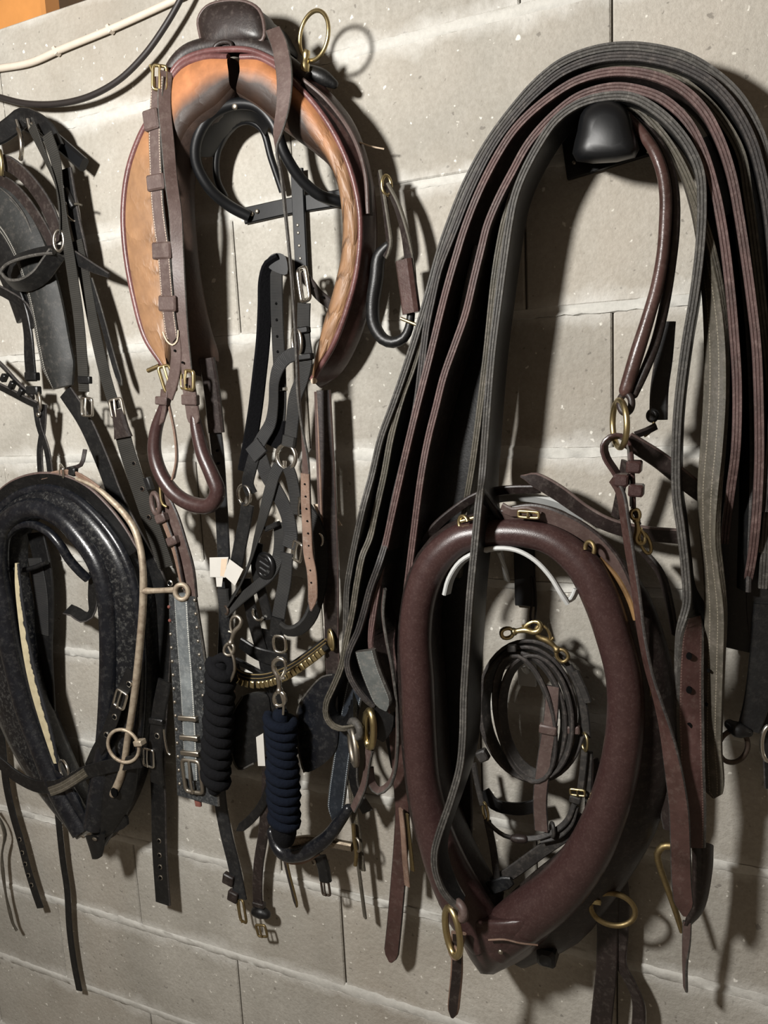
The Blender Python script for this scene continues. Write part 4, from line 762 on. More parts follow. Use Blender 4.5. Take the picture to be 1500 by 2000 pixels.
# ------------------------------------------------------------------ left edge: black breast harness on its hook
hk = thing('wall_hook', 'flat black iron hook bar holding the black breast harness at the left', 'hook', (100, 270, 0))
strap(hk, 'hook_bar', [(60, 236, .03), (95, 262, .05), (130, 292, .055), (164, 322, .06)], 27, M['black_paint'], t=.014)
box(hk, 'wall_plate', (70, 250, .006), 70, 30, .01, M['black_paint'], roll=30)
for u, v in ((68, 232), (114, 278)): disc(hk, 'screw', (u, v, .062), 4, M['steel_dull'], dome=2)
hn = thing('breast_harness', 'black padded breast harness with nylon straps hanging from the left wall hook', 'harness', (110, 600, .05))
strap(hn, 'crown_strap', [(-30, 272, .09, 20), (0, 262, .09, 25), (25, 245, .09, 30), (48, 228, .09, 30), (72, 236, .09, 20), (96, 256, .085, 10), (112, 290, .08, 0)], 34, M['leather_black'], t=.01)
strap(hn, 'crown_strap', [(-30, 330, .1, 10), (10, 318, .1, 10), (40, 336, .1, 10), (72, 372, .1, 5), (95, 410, .1, 0), (118, 470, .1, 0)], 30, M['leather_dark'], t=.006, edge=M['edge_dark'])
ring(hn, 'ring', (36, 282, .1), 26, 4.5, M['steel'], yaw=-30, asp=1.1, arc=(-80, 60)); ring(hn, 'ring', (-4, 318, .11), 24, 4, M['brass'], yaw=-25, asp=1.2, arc=(-60, 40))
tube(hn, 'stud', [(32, 234, .105), (36, 248, .105)], 3, M['steel']); tube(hn, 'stud', [(54, 232, .105), (58, 252, .105)], 3.4, M['steel']); tube(hn, 'stud', [(62, 240, .105), (76, 256, .105)], 2.6, M['steel'])
leather('pad_black', '242524', '161716', .55, dust=.12, stitch='9a978f', srow=(.08, .2))
strap(hn, 'breast_pad', [(-60, 372, .075), (-15, 392, .078), (22, 425, .08), (52, 475, .08), (75, 535, .08), (92, 600, .08), (105, 670, .08), (116, 722, .078), (124, 756, .076)], 84, M['pad_black'], t=.012, bulge=9, tip=('taper', 40))
strap(hn, 'lining_pad', [(-90, 420, .06), (-20, 440, .06), (25, 500, .06), (52, 560, .06), (70, 610, .06)], 110, M['leather_black'], t=.01, bulge=6)
for du in (0, 9): tube(hn, 'pad_welt', [(-20, 352+du, .094), (22, 386+du*.7, .097), (50, 425+du*.4, .097), (66-du*.2, 470, .097), (78-du, 520, .097)], 1.3, M['edge_gray'], ns=6)
strap(hn, 'pad_strap', [(-20, 345, .1), (20, 362, .102), (52, 395, .102), (82, 440, .102), (108, 490, .1)], 22, M['leather_dark'], t=.005, edge=M['edge_dark'])
strap(hn, 'nylon_strap', [(62, 246, .112, 10), (84, 296, .112, 30), (106, 350, .112, 45), (117, 400, .112, 50), (120, 460, .11, 55)], 26, M['webbing_harness'], t=.003)
strap(hn, 'nylon_strap', [(92, 262, .118), (108, 310, .118), (117, 370, .118, 15), (126, 440, .118, 10), (136, 500, .118), (145, 560, .117), (153, 615, .115), (160, 690, .112), (164, 765, .11)], 26, M['webbing_harness'], t=.003)
buckle(hn, (170, 795, .112), 27, 34, 2.8, M['steel'], roll=6)
box(hn, 'keeper', (166, 742, .112), 30, 14, .01, M['leather_black'], roll=5)
strap(hn, 'billet', [(150, 470, .09), (165, 540, .09), (180, 620, .09), (200, 712, .09), (216, 770, .09), (226, 800, .09)], 27, M['webbing_harness'], t=.003)
strap(hn, 'billet', [(176, 545, .085), (196, 610, .085), (215, 680, .085), (228, 725, .085), (238, 753, .085)], 14, M['leather_black'], t=.004, edge=M['edge_gray'], tip=('point', 14))
strap(hn, 'strap_end', [(120, 488, .105, 10, 30), (150, 505, .105, 10, 26), (180, 522, .105, 10, 20), (213, 538, .105, 10, 10)], 24, M['leather_black'], t=.005, edge=M['edge_dark'])
strap(hn, 'loop', [(112, 488, .13, 55), (85, 490, .135, 55), (50, 498, .14, 55), (18, 512, .14, 55), (6, 532, .14, 55), (22, 554, .14, 55), (50, 556, .138, 55), (78, 540, .135, 55), (98, 514, .13, 55), (112, 494, .13, 55)], 34, M['leather_black'], t=.006, edge=M['edge_gray'])
ring(hn, 'ring', (115, 470, .128), 9, 3.4, M['steel'], yaw=50, asp=2.2, roll=8); ring(hn, 'ring', (138, 410, .09), 11, 2.6, M['steel'], yaw=40, asp=2., roll=-20)
tube(hn, 'pull_tab', [(128, 370, .09, 8), (136, 390, .09, 9), (144, 405, .09, 6)], 8, M['leather_black']); tube(hn, 'pull_tab', [(140, 402, .09, 2.5), (150, 398, .09, 2.5), (160, 401, .09, 2)], 3, M['leather_olive'])
strap(hn, 'side_strap', [(130, 330, .08), (145, 420, .08), (158, 480, .08), (164, 520, .08)], 26, M['leather_black'], t=.006, edge=M['edge_dark'])
strap(hn, 'throat_strap', [(30, 560, .085, 15), (45, 600, .085, 15), (55, 650, .085, 10), (58, 700, .085), (62, 745, .085)], 27, M['leather_black'], t=.005)
strap(hn, 'throat_strap', [(-15, 560, .088, 20), (15, 575, .088, 20), (50, 600, .088, 10), (66, 640, .088)], 22, M['leather_black'], t=.005, edge=M['edge_dark'])
box(hn, 'keeper', (63, 735, .09), 30, 16, .014, M['leather_black'], roll=5); box(hn, 'keeper', (66, 762, .09), 30, 16, .014, M['leather_black'], roll=5)
strap(hn, 'nose_strap', [(-20, 692, .09, 30), (8, 718, .09, 30), (35, 748, .09, 30), (66, 776, .09, 30)], 13, M['leather_black'], t=.005, edge=M['edge_dark']); strap(hn, 'nose_strap', [(-20, 745, .088, 20), (20, 765, .088, 20), (52, 782, .088, 20), (74, 792, .088, 20)], 17, M['leather_black'], t=.005, edge=M['edge_dark'])
for i, (u, v) in enumerate(((8, 738), (24, 752), (42, 766))): box(hn, 'keeper', (u, v, .094), 10, 16, .012, M['leather_black'], roll=40)
ring(hn, 'ring', (76, 784, .09), 12, 2.6, M['steel_dull'], yaw=-30, asp=1.5)
strap(hn, 'cross_strap', [(70, 790, .085), (76, 830, .085), (92, 880, .082), (100, 935, .08)], 15, M['leather_black'], t=.004, edge=M['edge_dark']); strap(hn, 'cross_strap', [(86, 790, .083), (84, 835, .083), (78, 880, .08), (80, 935, .078)], 15, M['leather_black'], t=.004, edge=M['edge_dark'])
disc(hn, 'rivet', (76, 810, .092), 5, M['steel'], dome=2)
lg = thing('leg_strap', 'long black nylon strap with punched holes running behind the studded tug', 'strap', (316, 1760, .05))
strap(lg, 'nylon_strap', [(240, 850, .095), (248, 880, .095), (267, 940, .092), (284, 990, .09), (303, 1045, .088), (324, 1108, .085)], 38, M['webbing_harness'], t=.004)
strap(lg, 'sleeve', [(230, 800, .1, 0, 28), (237, 835, .1, 0, 34), (241, 855, .1, 0, 44)], 34, M['leather_dark'], t=.012)
buckle(lg, (228, 797, .1), 30, 34, 3.2, M['steel_dull'], roll=-6)
strap(lg, 'under_strap', [(128, 765, .07), (165, 822, .07), (200, 900, .07), (227, 970, .07), (256, 1030, .07), (285, 1085, .07), (312, 1140, .07), (322, 1200, .07), (318, 1300, .07), (312, 1400, .07), (308, 1500, .07), (310, 1560, .065), (312, 1660, .06), (319, 1764, .06)], 36, M['leather_black'], t=.005, edge=M['edge_dark'])
for u, v in ((262, 905), (278, 955), (291, 1010)): eyelet(lg, (u, v, .096), 4, M['iron_dark'])
for u, v in ((311, 1642), (312, 1670), (313, 1693), (314, 1714)): eyelet(lg, (u, v, .065), 4, M['steel_dull'])
for u, v in ((332, 1139),): eyelet(lg, (u, v, .088), 5, M['steel'])
box(lg, 'side_tab', (291, 945, .085), 12, 26, .012, M['leather_black'], roll=-18)
# ------------------------------------------------------------------ black collar with iron hames
bc = thing('black_horse_collar', 'cracked black leather horse collar at the left edge with rusty iron hame', 'collar', (185, 1670, .1))
OUT = [(150, 1640), (90, 1570), (30, 1480), (-15, 1380), (-40, 1270), (-45, 1160), (-30, 1050), (0, 995), (45, 962), (95, 953), (140, 968), (185, 1005), (225, 1055), (252, 1108), (268, 1170), (276, 1260), (276, 1360), (270, 1450), (255, 1530), (232, 1590), (200, 1645)]
MID = [(165, 1622), (120, 1545), (78, 1452), (52, 1385), (36, 1325), (22, 1265), (8, 1180), (-4, 1110), (2, 1040), (32, 1004), (76, 992), (120, 1010), (156, 1046), (187, 1090), (206, 1140), (214, 1200), (216, 1280), (214, 1360), (208, 1450), (199, 1530), (187, 1610)]
tube(bc, 'roll', [(u, v, .17, 21 if 940 < v < 1500 else 24) for u, v in MID], 20, M['leather_black_gloss'], ns=18, step=10)
tube(bc, 'outer_roll', [(u, v, .15) for u, v in OUT[5:]], 10, M['leather_black_gloss'], ns=12)
loft(bc, 'body', [[(u, v, .165) for u, v in MID], [(u*.55+a*.45, v*.55+b_*.45, .18) for (u, v), (a, b_) in zip(MID, OUT)], [(u, v, .15) for u, v in OUT], [bk(u, v, .15, .05) for u, v in OUT], [bk(u+(95-u)*.12, v+(1300-v)*.04, .165, .05) for u, v in MID]], 60, M['leather_black_worn'], sub=3)
tube(bc, 'inner_rim', [(0, 1090, .16), (8, 1055, .165), (26, 1033, .165), (56, 1023, .165), (92, 1037, .16), (116, 1062, .155), (135, 1092, .14), (158, 1118, .12), (172, 1130, .1)], 9, M['leather_black_gloss'])
tube(bc, 'inner_rim', [(16, 1105, .12), (35, 1113, .115), (62, 1110, .11), (92, 1098, .1)], 5, M['leather_black'])
m_, nt_, b_ = mat('straw_lining'); tcn = nd(nt_, 'ShaderNodeTexCoord'); nn = nd(nt_, 'ShaderNodeTexNoise', {'Vector': tcn.outputs['Object'], 'Scale': 70., 'Detail': 5.}); spn = nd(nt_, 'ShaderNodeSeparateXYZ', {0: tcn.outputs['UV']})
tear = ramp(nt_, mth(nt_, 'ADD', spn.outputs[0], mth(nt_, 'MULTIPLY', mth(nt_, 'SUBTRACT', nn.outputs[0], .5), .55)), [(.2, (0, 0, 0)), (.26, (1, 1, 1))])
nt_.links.new(mixc(nt_, tear, hx('15161a'), mixc(nt_, nn.outputs[0], hx('8f8468'), hx('c4b999'))), b_.inputs['Base Color']); b_.inputs['Roughness'].default_value = .8
strap(bc, 'torn_lining', [(110, 1490, .175, 0, 12), (98, 1445, .175, 0, 22), (82, 1390, .175, 0, 26), (68, 1340, .175, 0, 26), (55, 1280, .172, 0, 24), (44, 1210, .17, 0, 20), (36, 1140, .165, 0, 16), (34, 1100, .16, 0, 10)], 24, M['straw_lining'], t=.006)
strap(bc, 'housing', [(-25, 1010, .15, 40), (0, 985, .155, 35), (35, 955, .16, 30), (80, 940, .16, 30), (125, 942, .16, 28), (170, 962, .16, 25), (210, 1000, .155, 22), (240, 1040, .15, 20), (262, 1080, .145, 15)], 42, M['leather_black'], t=.006, edge=M['leather_brown'])
loft(bc, 'throat_panel', [[(205, 1470, .185), (190, 1560, .19), (180, 1635, .18)], [(240, 1480, .195), (222, 1560, .2), (195, 1640, .185)], [(275, 1460, .16), (262, 1560, .16), (232, 1620, .15)], [(260, 1480, .1), (245, 1560, .1), (215, 1620, .11)], [(210, 1480, .12), (195, 1560, .12), (182, 1630, .13)]], 14, M['leather_black'], sub=4)
plate(bc, 'throat_flap', [(205, 1600, .17), (240, 1590, .165), (248, 1612, .16), (220, 1628, .165), (196, 1640, .17)], .006, M['leather_black'])
loft(bc, 'throat_strap', [[(166, 1632, .19), (175, 1660, .188), (180, 1678, .186)], [(185, 1632, .198), (190, 1660, .195), (190, 1678, .19)], [(205, 1628, .19), (204, 1655, .188), (200, 1672, .184)], [(186, 1630, .16), (188, 1660, .165), (190, 1678, .17)]], 8, M['leather_black'], sub=3)
for u, v in ((163, 1633), (186, 1638)): disc(bc, 'rivet', (u, v, .2), 6, M['steel_dull'], asp=.6, dome=1)
loft(bc, 'left_point', [[(70, 1520, .16), (110, 1580, .165), (160, 1632, .17)], [(105, 1500, .195), (140, 1560, .2), (170, 1622, .195)], [(160, 1560, .17), (170, 1590, .175), (182, 1615, .18)], [(120, 1530, .12), (150, 1580, .13), (178, 1625, .14)]], 12, M['leather_black_gloss'], sub=4)
hm = thing('iron_hame', 'rusty curved iron hame rod with side eye along the black collar', 'hame', (222, 1549, .19))
tube(hm, 'rod', [(150, 935, .185, 3.5), (176, 946, .19, 4), (196, 958, .19, 5), (216, 976, .19, 6), (240, 1000, .192, 6.5), (261, 1030, .195, 7), (273, 1066, .197, 7), (279, 1108, .2, 7), (280, 1150, .2, 7.5), (279, 1185, .2, 7.5), (274, 1250, .2, 7.5), (267, 1320, .2, 7.5), (258, 1390, .2, 7), (249, 1444, .2, 6.5), (243, 1486, .2, 6.5), (234, 1522, .2, 7.5), (222, 1550, .2, 8)], 7, M['iron_rust'], ns=12, rnd=True)
tube(hm, 'eye_bar', [(279, 1154, .2, 8), (295, 1154, .2, 6), (320, 1153, .2, 5.5), (342, 1152, .2, 6)], 6, M['iron_rust'])
ring(hm, 'eye', (355, 1156, .2), 13, 5, M['iron_rust'], yaw=20, asp=1.15)
disc(hm, 'socket', (226, 1546, .207), 8, M['black_hole'], .004, asp=1.3)
hr = ring(hm, 'ring', (241, 1457, .215), 34, 3.6, M['iron_rust'], yaw=10, n=36); box(hm, 'staple', (273, 1450, .205), 20, 11, .016, M['iron_rust'], roll=-12)
buckle(hm, (121, 920, .175), 22, 20, 2.5, M['steel'], roll=20, yaw=-30)
strap(hm, 'hame_strap', [(80, 932, .17, 20), (105, 926, .175, 20), (130, 922, .178, 20), (150, 926, .18, 20), (175, 940, .185, 20), (195, 955, .188, 20)], 11, M['leather_tan'], t=.004)
strap(hm, 'hame_strap', [(132, 916, .17, 30), (158, 908, .16, 30), (164, 890, .15, 40), (166, 878, .14, 40)], 8, M['leather_dark'], t=.003)
box(hm, 'keeper', (143, 921, .18), 16, 16, .012, M['leather_black'], roll=15)
bb = thing('belly_strap', 'black buckled strap with steel eyelets crossing the point of the black collar', 'strap', (240, 1400, .2))
strap(bb, 'strap', [(258, 1310, .205), (246, 1340, .21), (234, 1362, .212), (222, 1400, .212), (207, 1438, .21), (190, 1468, .205), (176, 1500, .2)], 27, M['leather_black'], t=.004)
buckle(bb, (235, 1366, .218), 26, 36, 2.8, M['steel'], roll=24)
for u, v in ((252, 1336), (224, 1400), (208, 1435)): eyelet(bb, (u, v, .2155), 5, M['steel'])
strap(bb, 'cross_strap', [(-30, 1470, .2), (0, 1490, .205), (35, 1518, .21), (75, 1536, .212), (120, 1534, .214), (165, 1510, .214), (215, 1496, .21), (275, 1486, .2)], 27, M['leather_black'], t=.004)
strap(bb, 'worn_piece', [(98, 1546, .216), (120, 1538, .218), (150, 1520, .218), (168, 1508, .217)], 19, M['leather_olive'], t=.004)
ring(bb, 'ring', (125, 1505, .2), 21, 2.2, M['steel'], yaw=-20, arc=(-60, 230)); ring(bb, 'ring', (240, 1501, .2), 8, 2, M['steel_dull'], asp=.5)
strap(bb, 'side_strap', [(322, 1330, .15), (312, 1380, .155), (306, 1430, .158), (304, 1480, .155), (308, 1530, .14)], 32, M['leather_black'], t=.005)
eyelet(bb, (307, 1437, .162), 5, M['steel']); buckle(bb, (290, 1480, .165), 26, 36, 2.6, M['steel'], roll=4); tube(bb, 'hook', [(320, 1424, .16), (322, 1445, .16), (328, 1470, .16), (332, 1474, .16)], 2.2, M['steel'])
box(bb, 'keeper', (307, 1408, .16), 34, 12, .012, M['leather_black'])
# studded hame tug
tg = thing('studded_tug', 'cracked silver-black studded leather tug with three buckle bars', 'tug', (380, 1560, .15))
strap(tg, 'base', [(357, 1162, .185, 0, 66), (366, 1260, .182, 0, 82), (375, 1360, .18, 0, 92), (383, 1460, .178, 0, 98), (388, 1562, .176, 0, 102)], 85, M['leather_gray_worn'], t=.008, edge=M['edge_gray'])
strap(tg, 'centre_strip', [(353, 1158, .191), (358, 1240, .19), (364, 1320, .189), (369, 1400, .188), (372, 1470, .187), (374, 1520, .186)], 31, M['leather_silver'], t=.006, bulge=2)
for i in range(14):
    k = i/13; disc(tg, 'stud', (331+21*k, 1185+345*k, .1895-.008*k), 3.6, M['suede_red'] if i < 2 else M['steel_dull'], .001, dome=2)
    if i < 10: disc(tg, 'stud', (381+30*k, 1172+345*k, .1895-.008*k), 3.6, M['steel_dull'], .001, dome=2)
for v, u in ((1402, 368), (1440, 371), (1470, 373)):
    kb = box(tg, 'buckle_bar', (u, v, .193), 44, 9, .012, M['steel_dull'], roll=-4)
buckle(tg, (376, 1516, .193), 42, 66, 4.2, M['steel_dull'], roll=-3)
strap(tg, 'leather_tip', [(385, 1550, .168, 0, 18), (388, 1574, .168, 0, 14)], 16, M['suede_red'], t=.006)
strap(tg, 'tug_strap', [(318, 968, .165, 10), (338, 1010, .17, 10), (354, 1060, .175, 10), (368, 1110, .178, 10), (374, 1165, .178, 10)], 34, M['leather_brown'], t=.006, edge=M['leather_dark'])
strap(tg, 'tug_strap', [(310, 990, .178, 10), (328, 1035, .182, 10), (343, 1080, .185, 20), (354, 1130, .188, 30), (358, 1150, .188, 30)], 16, M['leather_tan'], t=.005, edge=M['leather_dark'])
ring(tg, 'end_loop', (304, 984, .18), 14, 5, M['leather_brown'], yaw=-20, asp=1.5, roll=-10); tube(tg, 'hook', [(313, 950, .185), (314, 970, .187), (318, 985, .187), (326, 990, .185)], 3, M['brass_dull'])
box(tg, 'keeper', (316, 1012, .186), 24, 17, .014, M['leather_brown'], roll=-18); box(tg, 'keeper', (338, 1056, .19), 24, 17, .014, M['leather_brown'], roll=-18)
# straps hanging below the black collar
e1 = thing('eyelet_strap', 'thin black strap with five steel eyelets hanging at the lower left', 'strap', (80, 1772, .03))
strap(e1, 'strap', [(-8, 1380, .04), (4, 1450, .04), (12, 1530, .04), (25, 1590, .04), (40, 1642, .04), (55, 1700, .04), (68, 1742, .04), (79, 1773, .04)], 18, M['leather_black'], t=.004)
for u, v in ((39, 1639), (44, 1665), (50, 1687), (56, 1709), (62, 1728)): eyelet(e1, (u, v, .0435), 3.6, M['steel'])
e2 = thing('thin_strap', 'narrow plain black strap hanging lowest below the black collar', 'strap', (155, 1934, .02))
strap(e2, 'strap', [(108, 1540, .03), (115, 1610, .03), (123, 1683, .03), (131, 1737, .03), (136, 1817, .03), (145, 1883, .03), (155, 1934, .03)], 15, M['leather_black'], t=.004)
e3 = thing('twisted_strap', 'old twisted grey strip of leather at the lower left edge', 'strap', (30, 1815, .03))
strap(e3, 'strap', [(-14, 1580, .04, 20), (2, 1605, .04, 50), (10, 1632, .04, 70), (4, 1665, .04, 40), (5, 1697, .04, 10), (12, 1750, .04, 30), (19, 1780, .04, 10), (25, 1803, .04, 20), (33, 1818, .04, 20)], 10, M['leather_olive'], t=.004)
vs = thing('collar_strap', 'wide grey nylon strap hanging inside the opening of the black collar', 'strap', (90, 1240, .05))
strap(vs, 'strap', [(70, 1040, .07), (86, 1120, .07), (88, 1200, .07), (86, 1260, .07), (92, 1400, .06), (90, 1470, .05)], 44, M['leather_black'], t=.006); strap(vs, 'nylon_strap', [(68, 1090, .078), (80, 1160, .078), (82, 1238, .078)], 36, M['webbing_gray'], t=.004)
cu = thing('curled_strap', 'dark strap curling upward inside the opening of the black collar', 'strap', (160, 1200, .05))
strap(cu, 'strap', [(184, 1120, .08, 0), (182, 1165, .08, 0), (178, 1198, .085, 30), (164, 1206, .09, 60), (148, 1196, .09, 70), (132, 1190, .09, 60)], 26, M['leather_black'], t=.004, edge=M['edge_dark'])
DK = .42
# ------------------------------------------------------------------ centre: nylon halters, bridle and lead ropes
h1 = thing('nylon_halter', 'black nylon horse halter with steel rings hanging below the driving saddle', 'halter', (545, 880, .1))
WB, WG = M['webbing_black'], M['webbing_gray']
strap(h1, 'crown_strap', [(548, 505, .108, -60), (528, 518, .108, -55), (519, 545, .106, -50), (517, 600, .104, -50), (514, 663, .102, -48), (507, 730, .1, -45), (499, 797, .098, -40), (488, 866, .096, -30), (478, 920, .095, -20)], 28, M['fleece'], t=.007)
strap(h1, 'crown_strap', [(540, 505, .1), (540, 560, .1), (542, 640, .1), (546, 720, .1), (547, 790, .1), (543, 850, .1)], 28, WB, t=.003)
for u, v in ((540, 593), (541, 625), (542, 657), (543, 687), (549, 800)): eyelet(h1, (u, v, .1025), 2.6, M['plastic_black'])
box(h1, 'buckle_bar', (551, 760, .106), 20, 7, .008, M['steel'])
strap(h1, 'pad', [(543, 820, .098), (540, 850, .098), (534, 872, .095)], 36, M['fleece'], t=.008)
strap(h1, 'cheek_strap', [(594, 592, .12), (593, 625, .12), (594, 665, .12), (598, 700, .12), (590, 740, .122), (577, 775, .125), (571, 823, .125), (566, 868, .125)], 29, WB, t=.003)
buckle(h1, (593, 556, .125), 28, 62, 4.4, M['steel'], roll=-8, yaw=-25)
strap(h1, 'billet', [(590, 535, .12, 10), (604, 552, .118, 10), (622, 575, .112, 10), (650, 598, .105, 10)], 22, M['leather_dark'], t=.004)
for u, v in ((612, 563), (632, 581)): disc(h1, 'punched_hole', (u, v, .118), 2.4, M['black_hole'], .002)
ring(h1, 'ring', (580, 668, .122), 17, 4, M['steel'], yaw=-30, asp=1.6); box(h1, 'slide', (592, 645, .124), 28, 12, .012, M['plastic_black'], roll=-3); box(h1, 'slide', (596, 697, .124), 34, 12, .012, M['plastic_black'], roll=-3)
strap(h1, 'jowl_strap', [(580, 690, .128), (560, 698, .13), (545, 716, .13), (536, 745, .13, 15), (534, 790, .13, 15), (528, 828, .13, 5), (512, 856, .13), (498, 882, .13)], 27, WG, t=.003)
strap(h1, 'fold_loop', [(512, 868, .135), (500, 880, .135), (490, 890, .133)], 34, WG, t=.005)
strap(h1, 'jowl_strap', [(498, 885, .13), (490, 915, .13), (484, 945, .125), (492, 965, .12)], 27, M['leather_black'], t=.003)
ring(h1, 'ring', (477, 967, .12), 18, 3.2, M['steel'], yaw=-15, asp=1.1)
strap(h1, 'nose_strap', [(484, 985, .12), (478, 1020, .12), (470, 1060, .12), (462, 1100, .12), (454, 1130, .12)], 29, M['leather_black'], t=.004)
ring(h1, 'ring', (559, 892, .13), 24, 4.2, M['steel'], yaw=-10, n=30)
strap(h1, 'ring_loop', [(566, 852, .135), (563, 872, .136)], 30, WB, t=.008)
tube(h1, 'centre_pin', [(556, 900, .12), (555, 915, .12)], 4, M['steel'])
strap(h1, 'chin_strap', [(545, 910, .14), (537, 925, .14), (524, 970, .14), (512, 1015, .138, 20), (500, 1055, .136, 40), (488, 1098, .134, 55), (466, 1148, .13, 60), (446, 1180, .13, 60)], 25, WB, t=.003)
strap(h1, 'chin_strap', [(562, 912, .138), (569, 930, .138), (577, 975, .136), (580, 1005, .13)], 26, WB, t=.003)
strap(h1, 'throat_strap', [(508, 890, .125), (520, 925, .126), (537, 955, .128), (553, 985, .13), (563, 1012, .132), (568, 1048, .132), (564, 1070, .132)], 31, WG, t=.003)
buckle(h1, (580, 1077, .138), 26, 38, 3, M['steel'], roll=18, yaw=-20); buckle(h1, (588, 990, .14), 18, 36, 3.2, M['steel'], roll=8, yaw=-30)
box(h1, 'slide', (532, 1028, .125), 34, 10, .012, M['leather_black'], roll=-22)
h2 = thing('nylon_halter', 'second black nylon halter lower down, with white fabric tags and padded chin strap', 'halter', (540, 1230, .1))
strap(h2, 'cheek_strap', [(545, 1020, .11), (546, 1060, .115), (542, 1092, .13), (528, 1122, .135, 15), (500, 1146, .137, 30), (468, 1172, .137, 30), (440, 1196, .135, 20)], 25, WB, t=.004)
strap(h2, 'nose_strap', [(560, 1080, .13), (557, 1130, .132), (548, 1180, .134), (543, 1212, .135), (541, 1245, .135)], 29, WB, t=.003)
strap(h2, 'nose_loop', [(543, 1206, .14), (540, 1240, .14)], 30, M['leather_black'], t=.01)
strap(h2, 'chin_strap', [(548, 1222, .145, 30), (562, 1232, .147, 30), (582, 1230, .147, 30), (602, 1212, .145, 35), (616, 1180, .142, 40), (625, 1140, .14, 45), (628, 1090, .138, 45), (624, 1050, .136, 40), (612, 1015, .134, 30), (596, 990, .13, 10)], 27, WB, t=.009)
ring(h2, 'ring', (624, 1054, .14), 10, 2.6, M['steel'], yaw=-20, asp=1.2); ring(h2, 'ring', (504, 1198, .12), 14, 3, M['steel'], yaw=-10, arc=(150, 330))
ring(h2, 'slotted_wheel', (519, 1106, .13), 21, 6.5, M['plastic_black'], yaw=-15, asp=1.1)
disc(h2, 'wheel_web', (519, 1106, .122), 20, M['plastic_black'], .004, n=18)
for v in (1094, 1106, 1118): box(h2, 'slot', (519, v, .133), 34, 5, .006, M['plastic_black'], roll=30)
ring(h2, 'ring', (442, 1192, .14), 8, 3, M['iron_dark'], yaw=-30)
strap(h2, 'end_loop', [(436, 1150, .13), (438, 1175, .132), (446, 1200, .132)], 26, WB, t=.008)
plate(h2, 'fabric_tag', [(409, 1089, .15), (446, 1088, .15), (440, 1128, .15), (410, 1127, .15)], .0008, M['tag_white'], sharp=True); plate(h2, 'fabric_tag', [(448, 1092, .152), (475, 1112, .152), (459, 1144, .152), (437, 1124, .152)], .0008, M['tag_white'], sharp=True); plate(h2, 'fabric_tag', [(421, 1122, .148), (436, 1122, .148), (433, 1146, .148), (423, 1146, .148)], .0008, M['tag_white'], sharp=True)
plate(h2, 'tag_print', [(432, 1092, .1512), (444, 1091, .1512), (439, 1126, .1512), (430, 1125, .1512)], .0004, M['tag_tan'], sharp=True)
strap(h2, 'lower_strap', [(478, 1130, .1), (492, 1200, .1), (505, 1250, .1), (515, 1285, .1)], 27, M['leather_black'], t=.004)
strap(h2, 'side_strap', [(505, 1060, .11), (500, 1110, .11), (512, 1160, .11), (525, 1210, .11)], 22, M['leather_black'], t=.004)
pt = thing('paper_tag', 'crumpled pale paper tag behind the dark cheek strap', 'tag', (650, 1010, .06))
plate(pt, 'tag', [(612, 985, .09), (628, 984, .085), (650, 1000, .08), (668, 1026, .075), (648, 1028, .08), (630, 1030, .085)], .0008, M['tag_tan'], sharp=True)
# lead ropes
DK = .55
def hank(par, a, bq, hw, turns, mt, r=None):
    pts = []; n_ = turns*14; ax = np.array(a, float); bx = np.array(bq, float); P0, P1 = P(*a), P(*bq); k = SC(P0); ax3 = nrm(P1-P0); X = nrm(np.cross(ax3, N)); Y = np.cross(X, ax3)
    rr = np.linalg.norm(P1-P0)/turns*.52; rnd_ = random.Random(int(a[0])); jig = [rnd_.uniform(.88, 1.08) for _ in range(turns+2)]
    for i in range(n_+1):
        th = 2*math.pi*i/14; t_ = i/n_; q = jig[i//14]*(1-(i % 14)/14)+jig[i//14+1]*((i % 14)/14); R_ = (hw*k-rr*.6)*q
        c = P0+(P1-P0)*(t_+.022*math.sin(th+.6*jig[i//14]*9))
        pts.append(c+X*R_*math.cos(th)+Y*R_*.8*math.sin(th))
    sweep3(par, 'coil', pts, rr*1.08, mt, 8)
    tube(par, 'core', [(a[0], a[1]-4, a[2], hw*.55), ((a[0]+bq[0])/2, (a[1]+bq[1])/2, a[2], hw*.6), (bq[0], bq[1]+8, bq[2], hw*.5)], hw*.6, mt, rnd=True)
l1 = thing('lead_rope', 'black wrapped lead rope with steel snap beside the studded tug', 'lead rope', (421, 1550, .16))
hank(l1, (432, 1300, .165), (420, 1532, .165), 28, 11, M['rope_black'])
tube(l1, 'rope_eye', [(415, 1305, .17), (425, 1288, .175), (440, 1284, .178), (452, 1296, .175), (450, 1315, .17)], 10, M['rope_black'])
snap(l1, (446, 1274, .185), (464, 1204, .18), 'steel_dull', 3.2, hook=1)
tube(l1, 'snap_link', [(446, 1262, .185), (456, 1285, .185), (458, 1310, .182), (450, 1330, .175)], 3, M['steel_dull'])
l2 = thing('lead_rope', 'navy blue wrapped lead rope with steel snap hanging above the bit', 'lead rope', (556, 1640, .16))
hank(l2, (548, 1402, .175), (556, 1612, .175), 31, 12, M['rope_navy'])
tube(l2, 'rope_end', [(552, 1600, .175, 26), (556, 1630, .172, 24), (560, 1648, .168, 14)], 22, M['rope_black'])
snap(l2, (546, 1372, .19), (545, 1286, .19), 'steel', 3.8, hook=-1)
ring(l2, 'halter_ring', (546, 1258, .165), 14, 3, M['steel'], asp=1.2, sq=3); tube(l2, 'snap_link', [(541, 1382, .19), (536, 1362, .19)], 3, M['steel'])
tube(l2, 'snap_link', [(548, 1352, .19), (554, 1372, .192), (553, 1395, .19)], 3, M['steel'])
plate(l2, 'care_tag', [(500, 1440, .165), (514, 1432, .165), (518, 1496, .165), (504, 1496, .165)], .001, M['tag_white'], sharp=True)
DK = .42
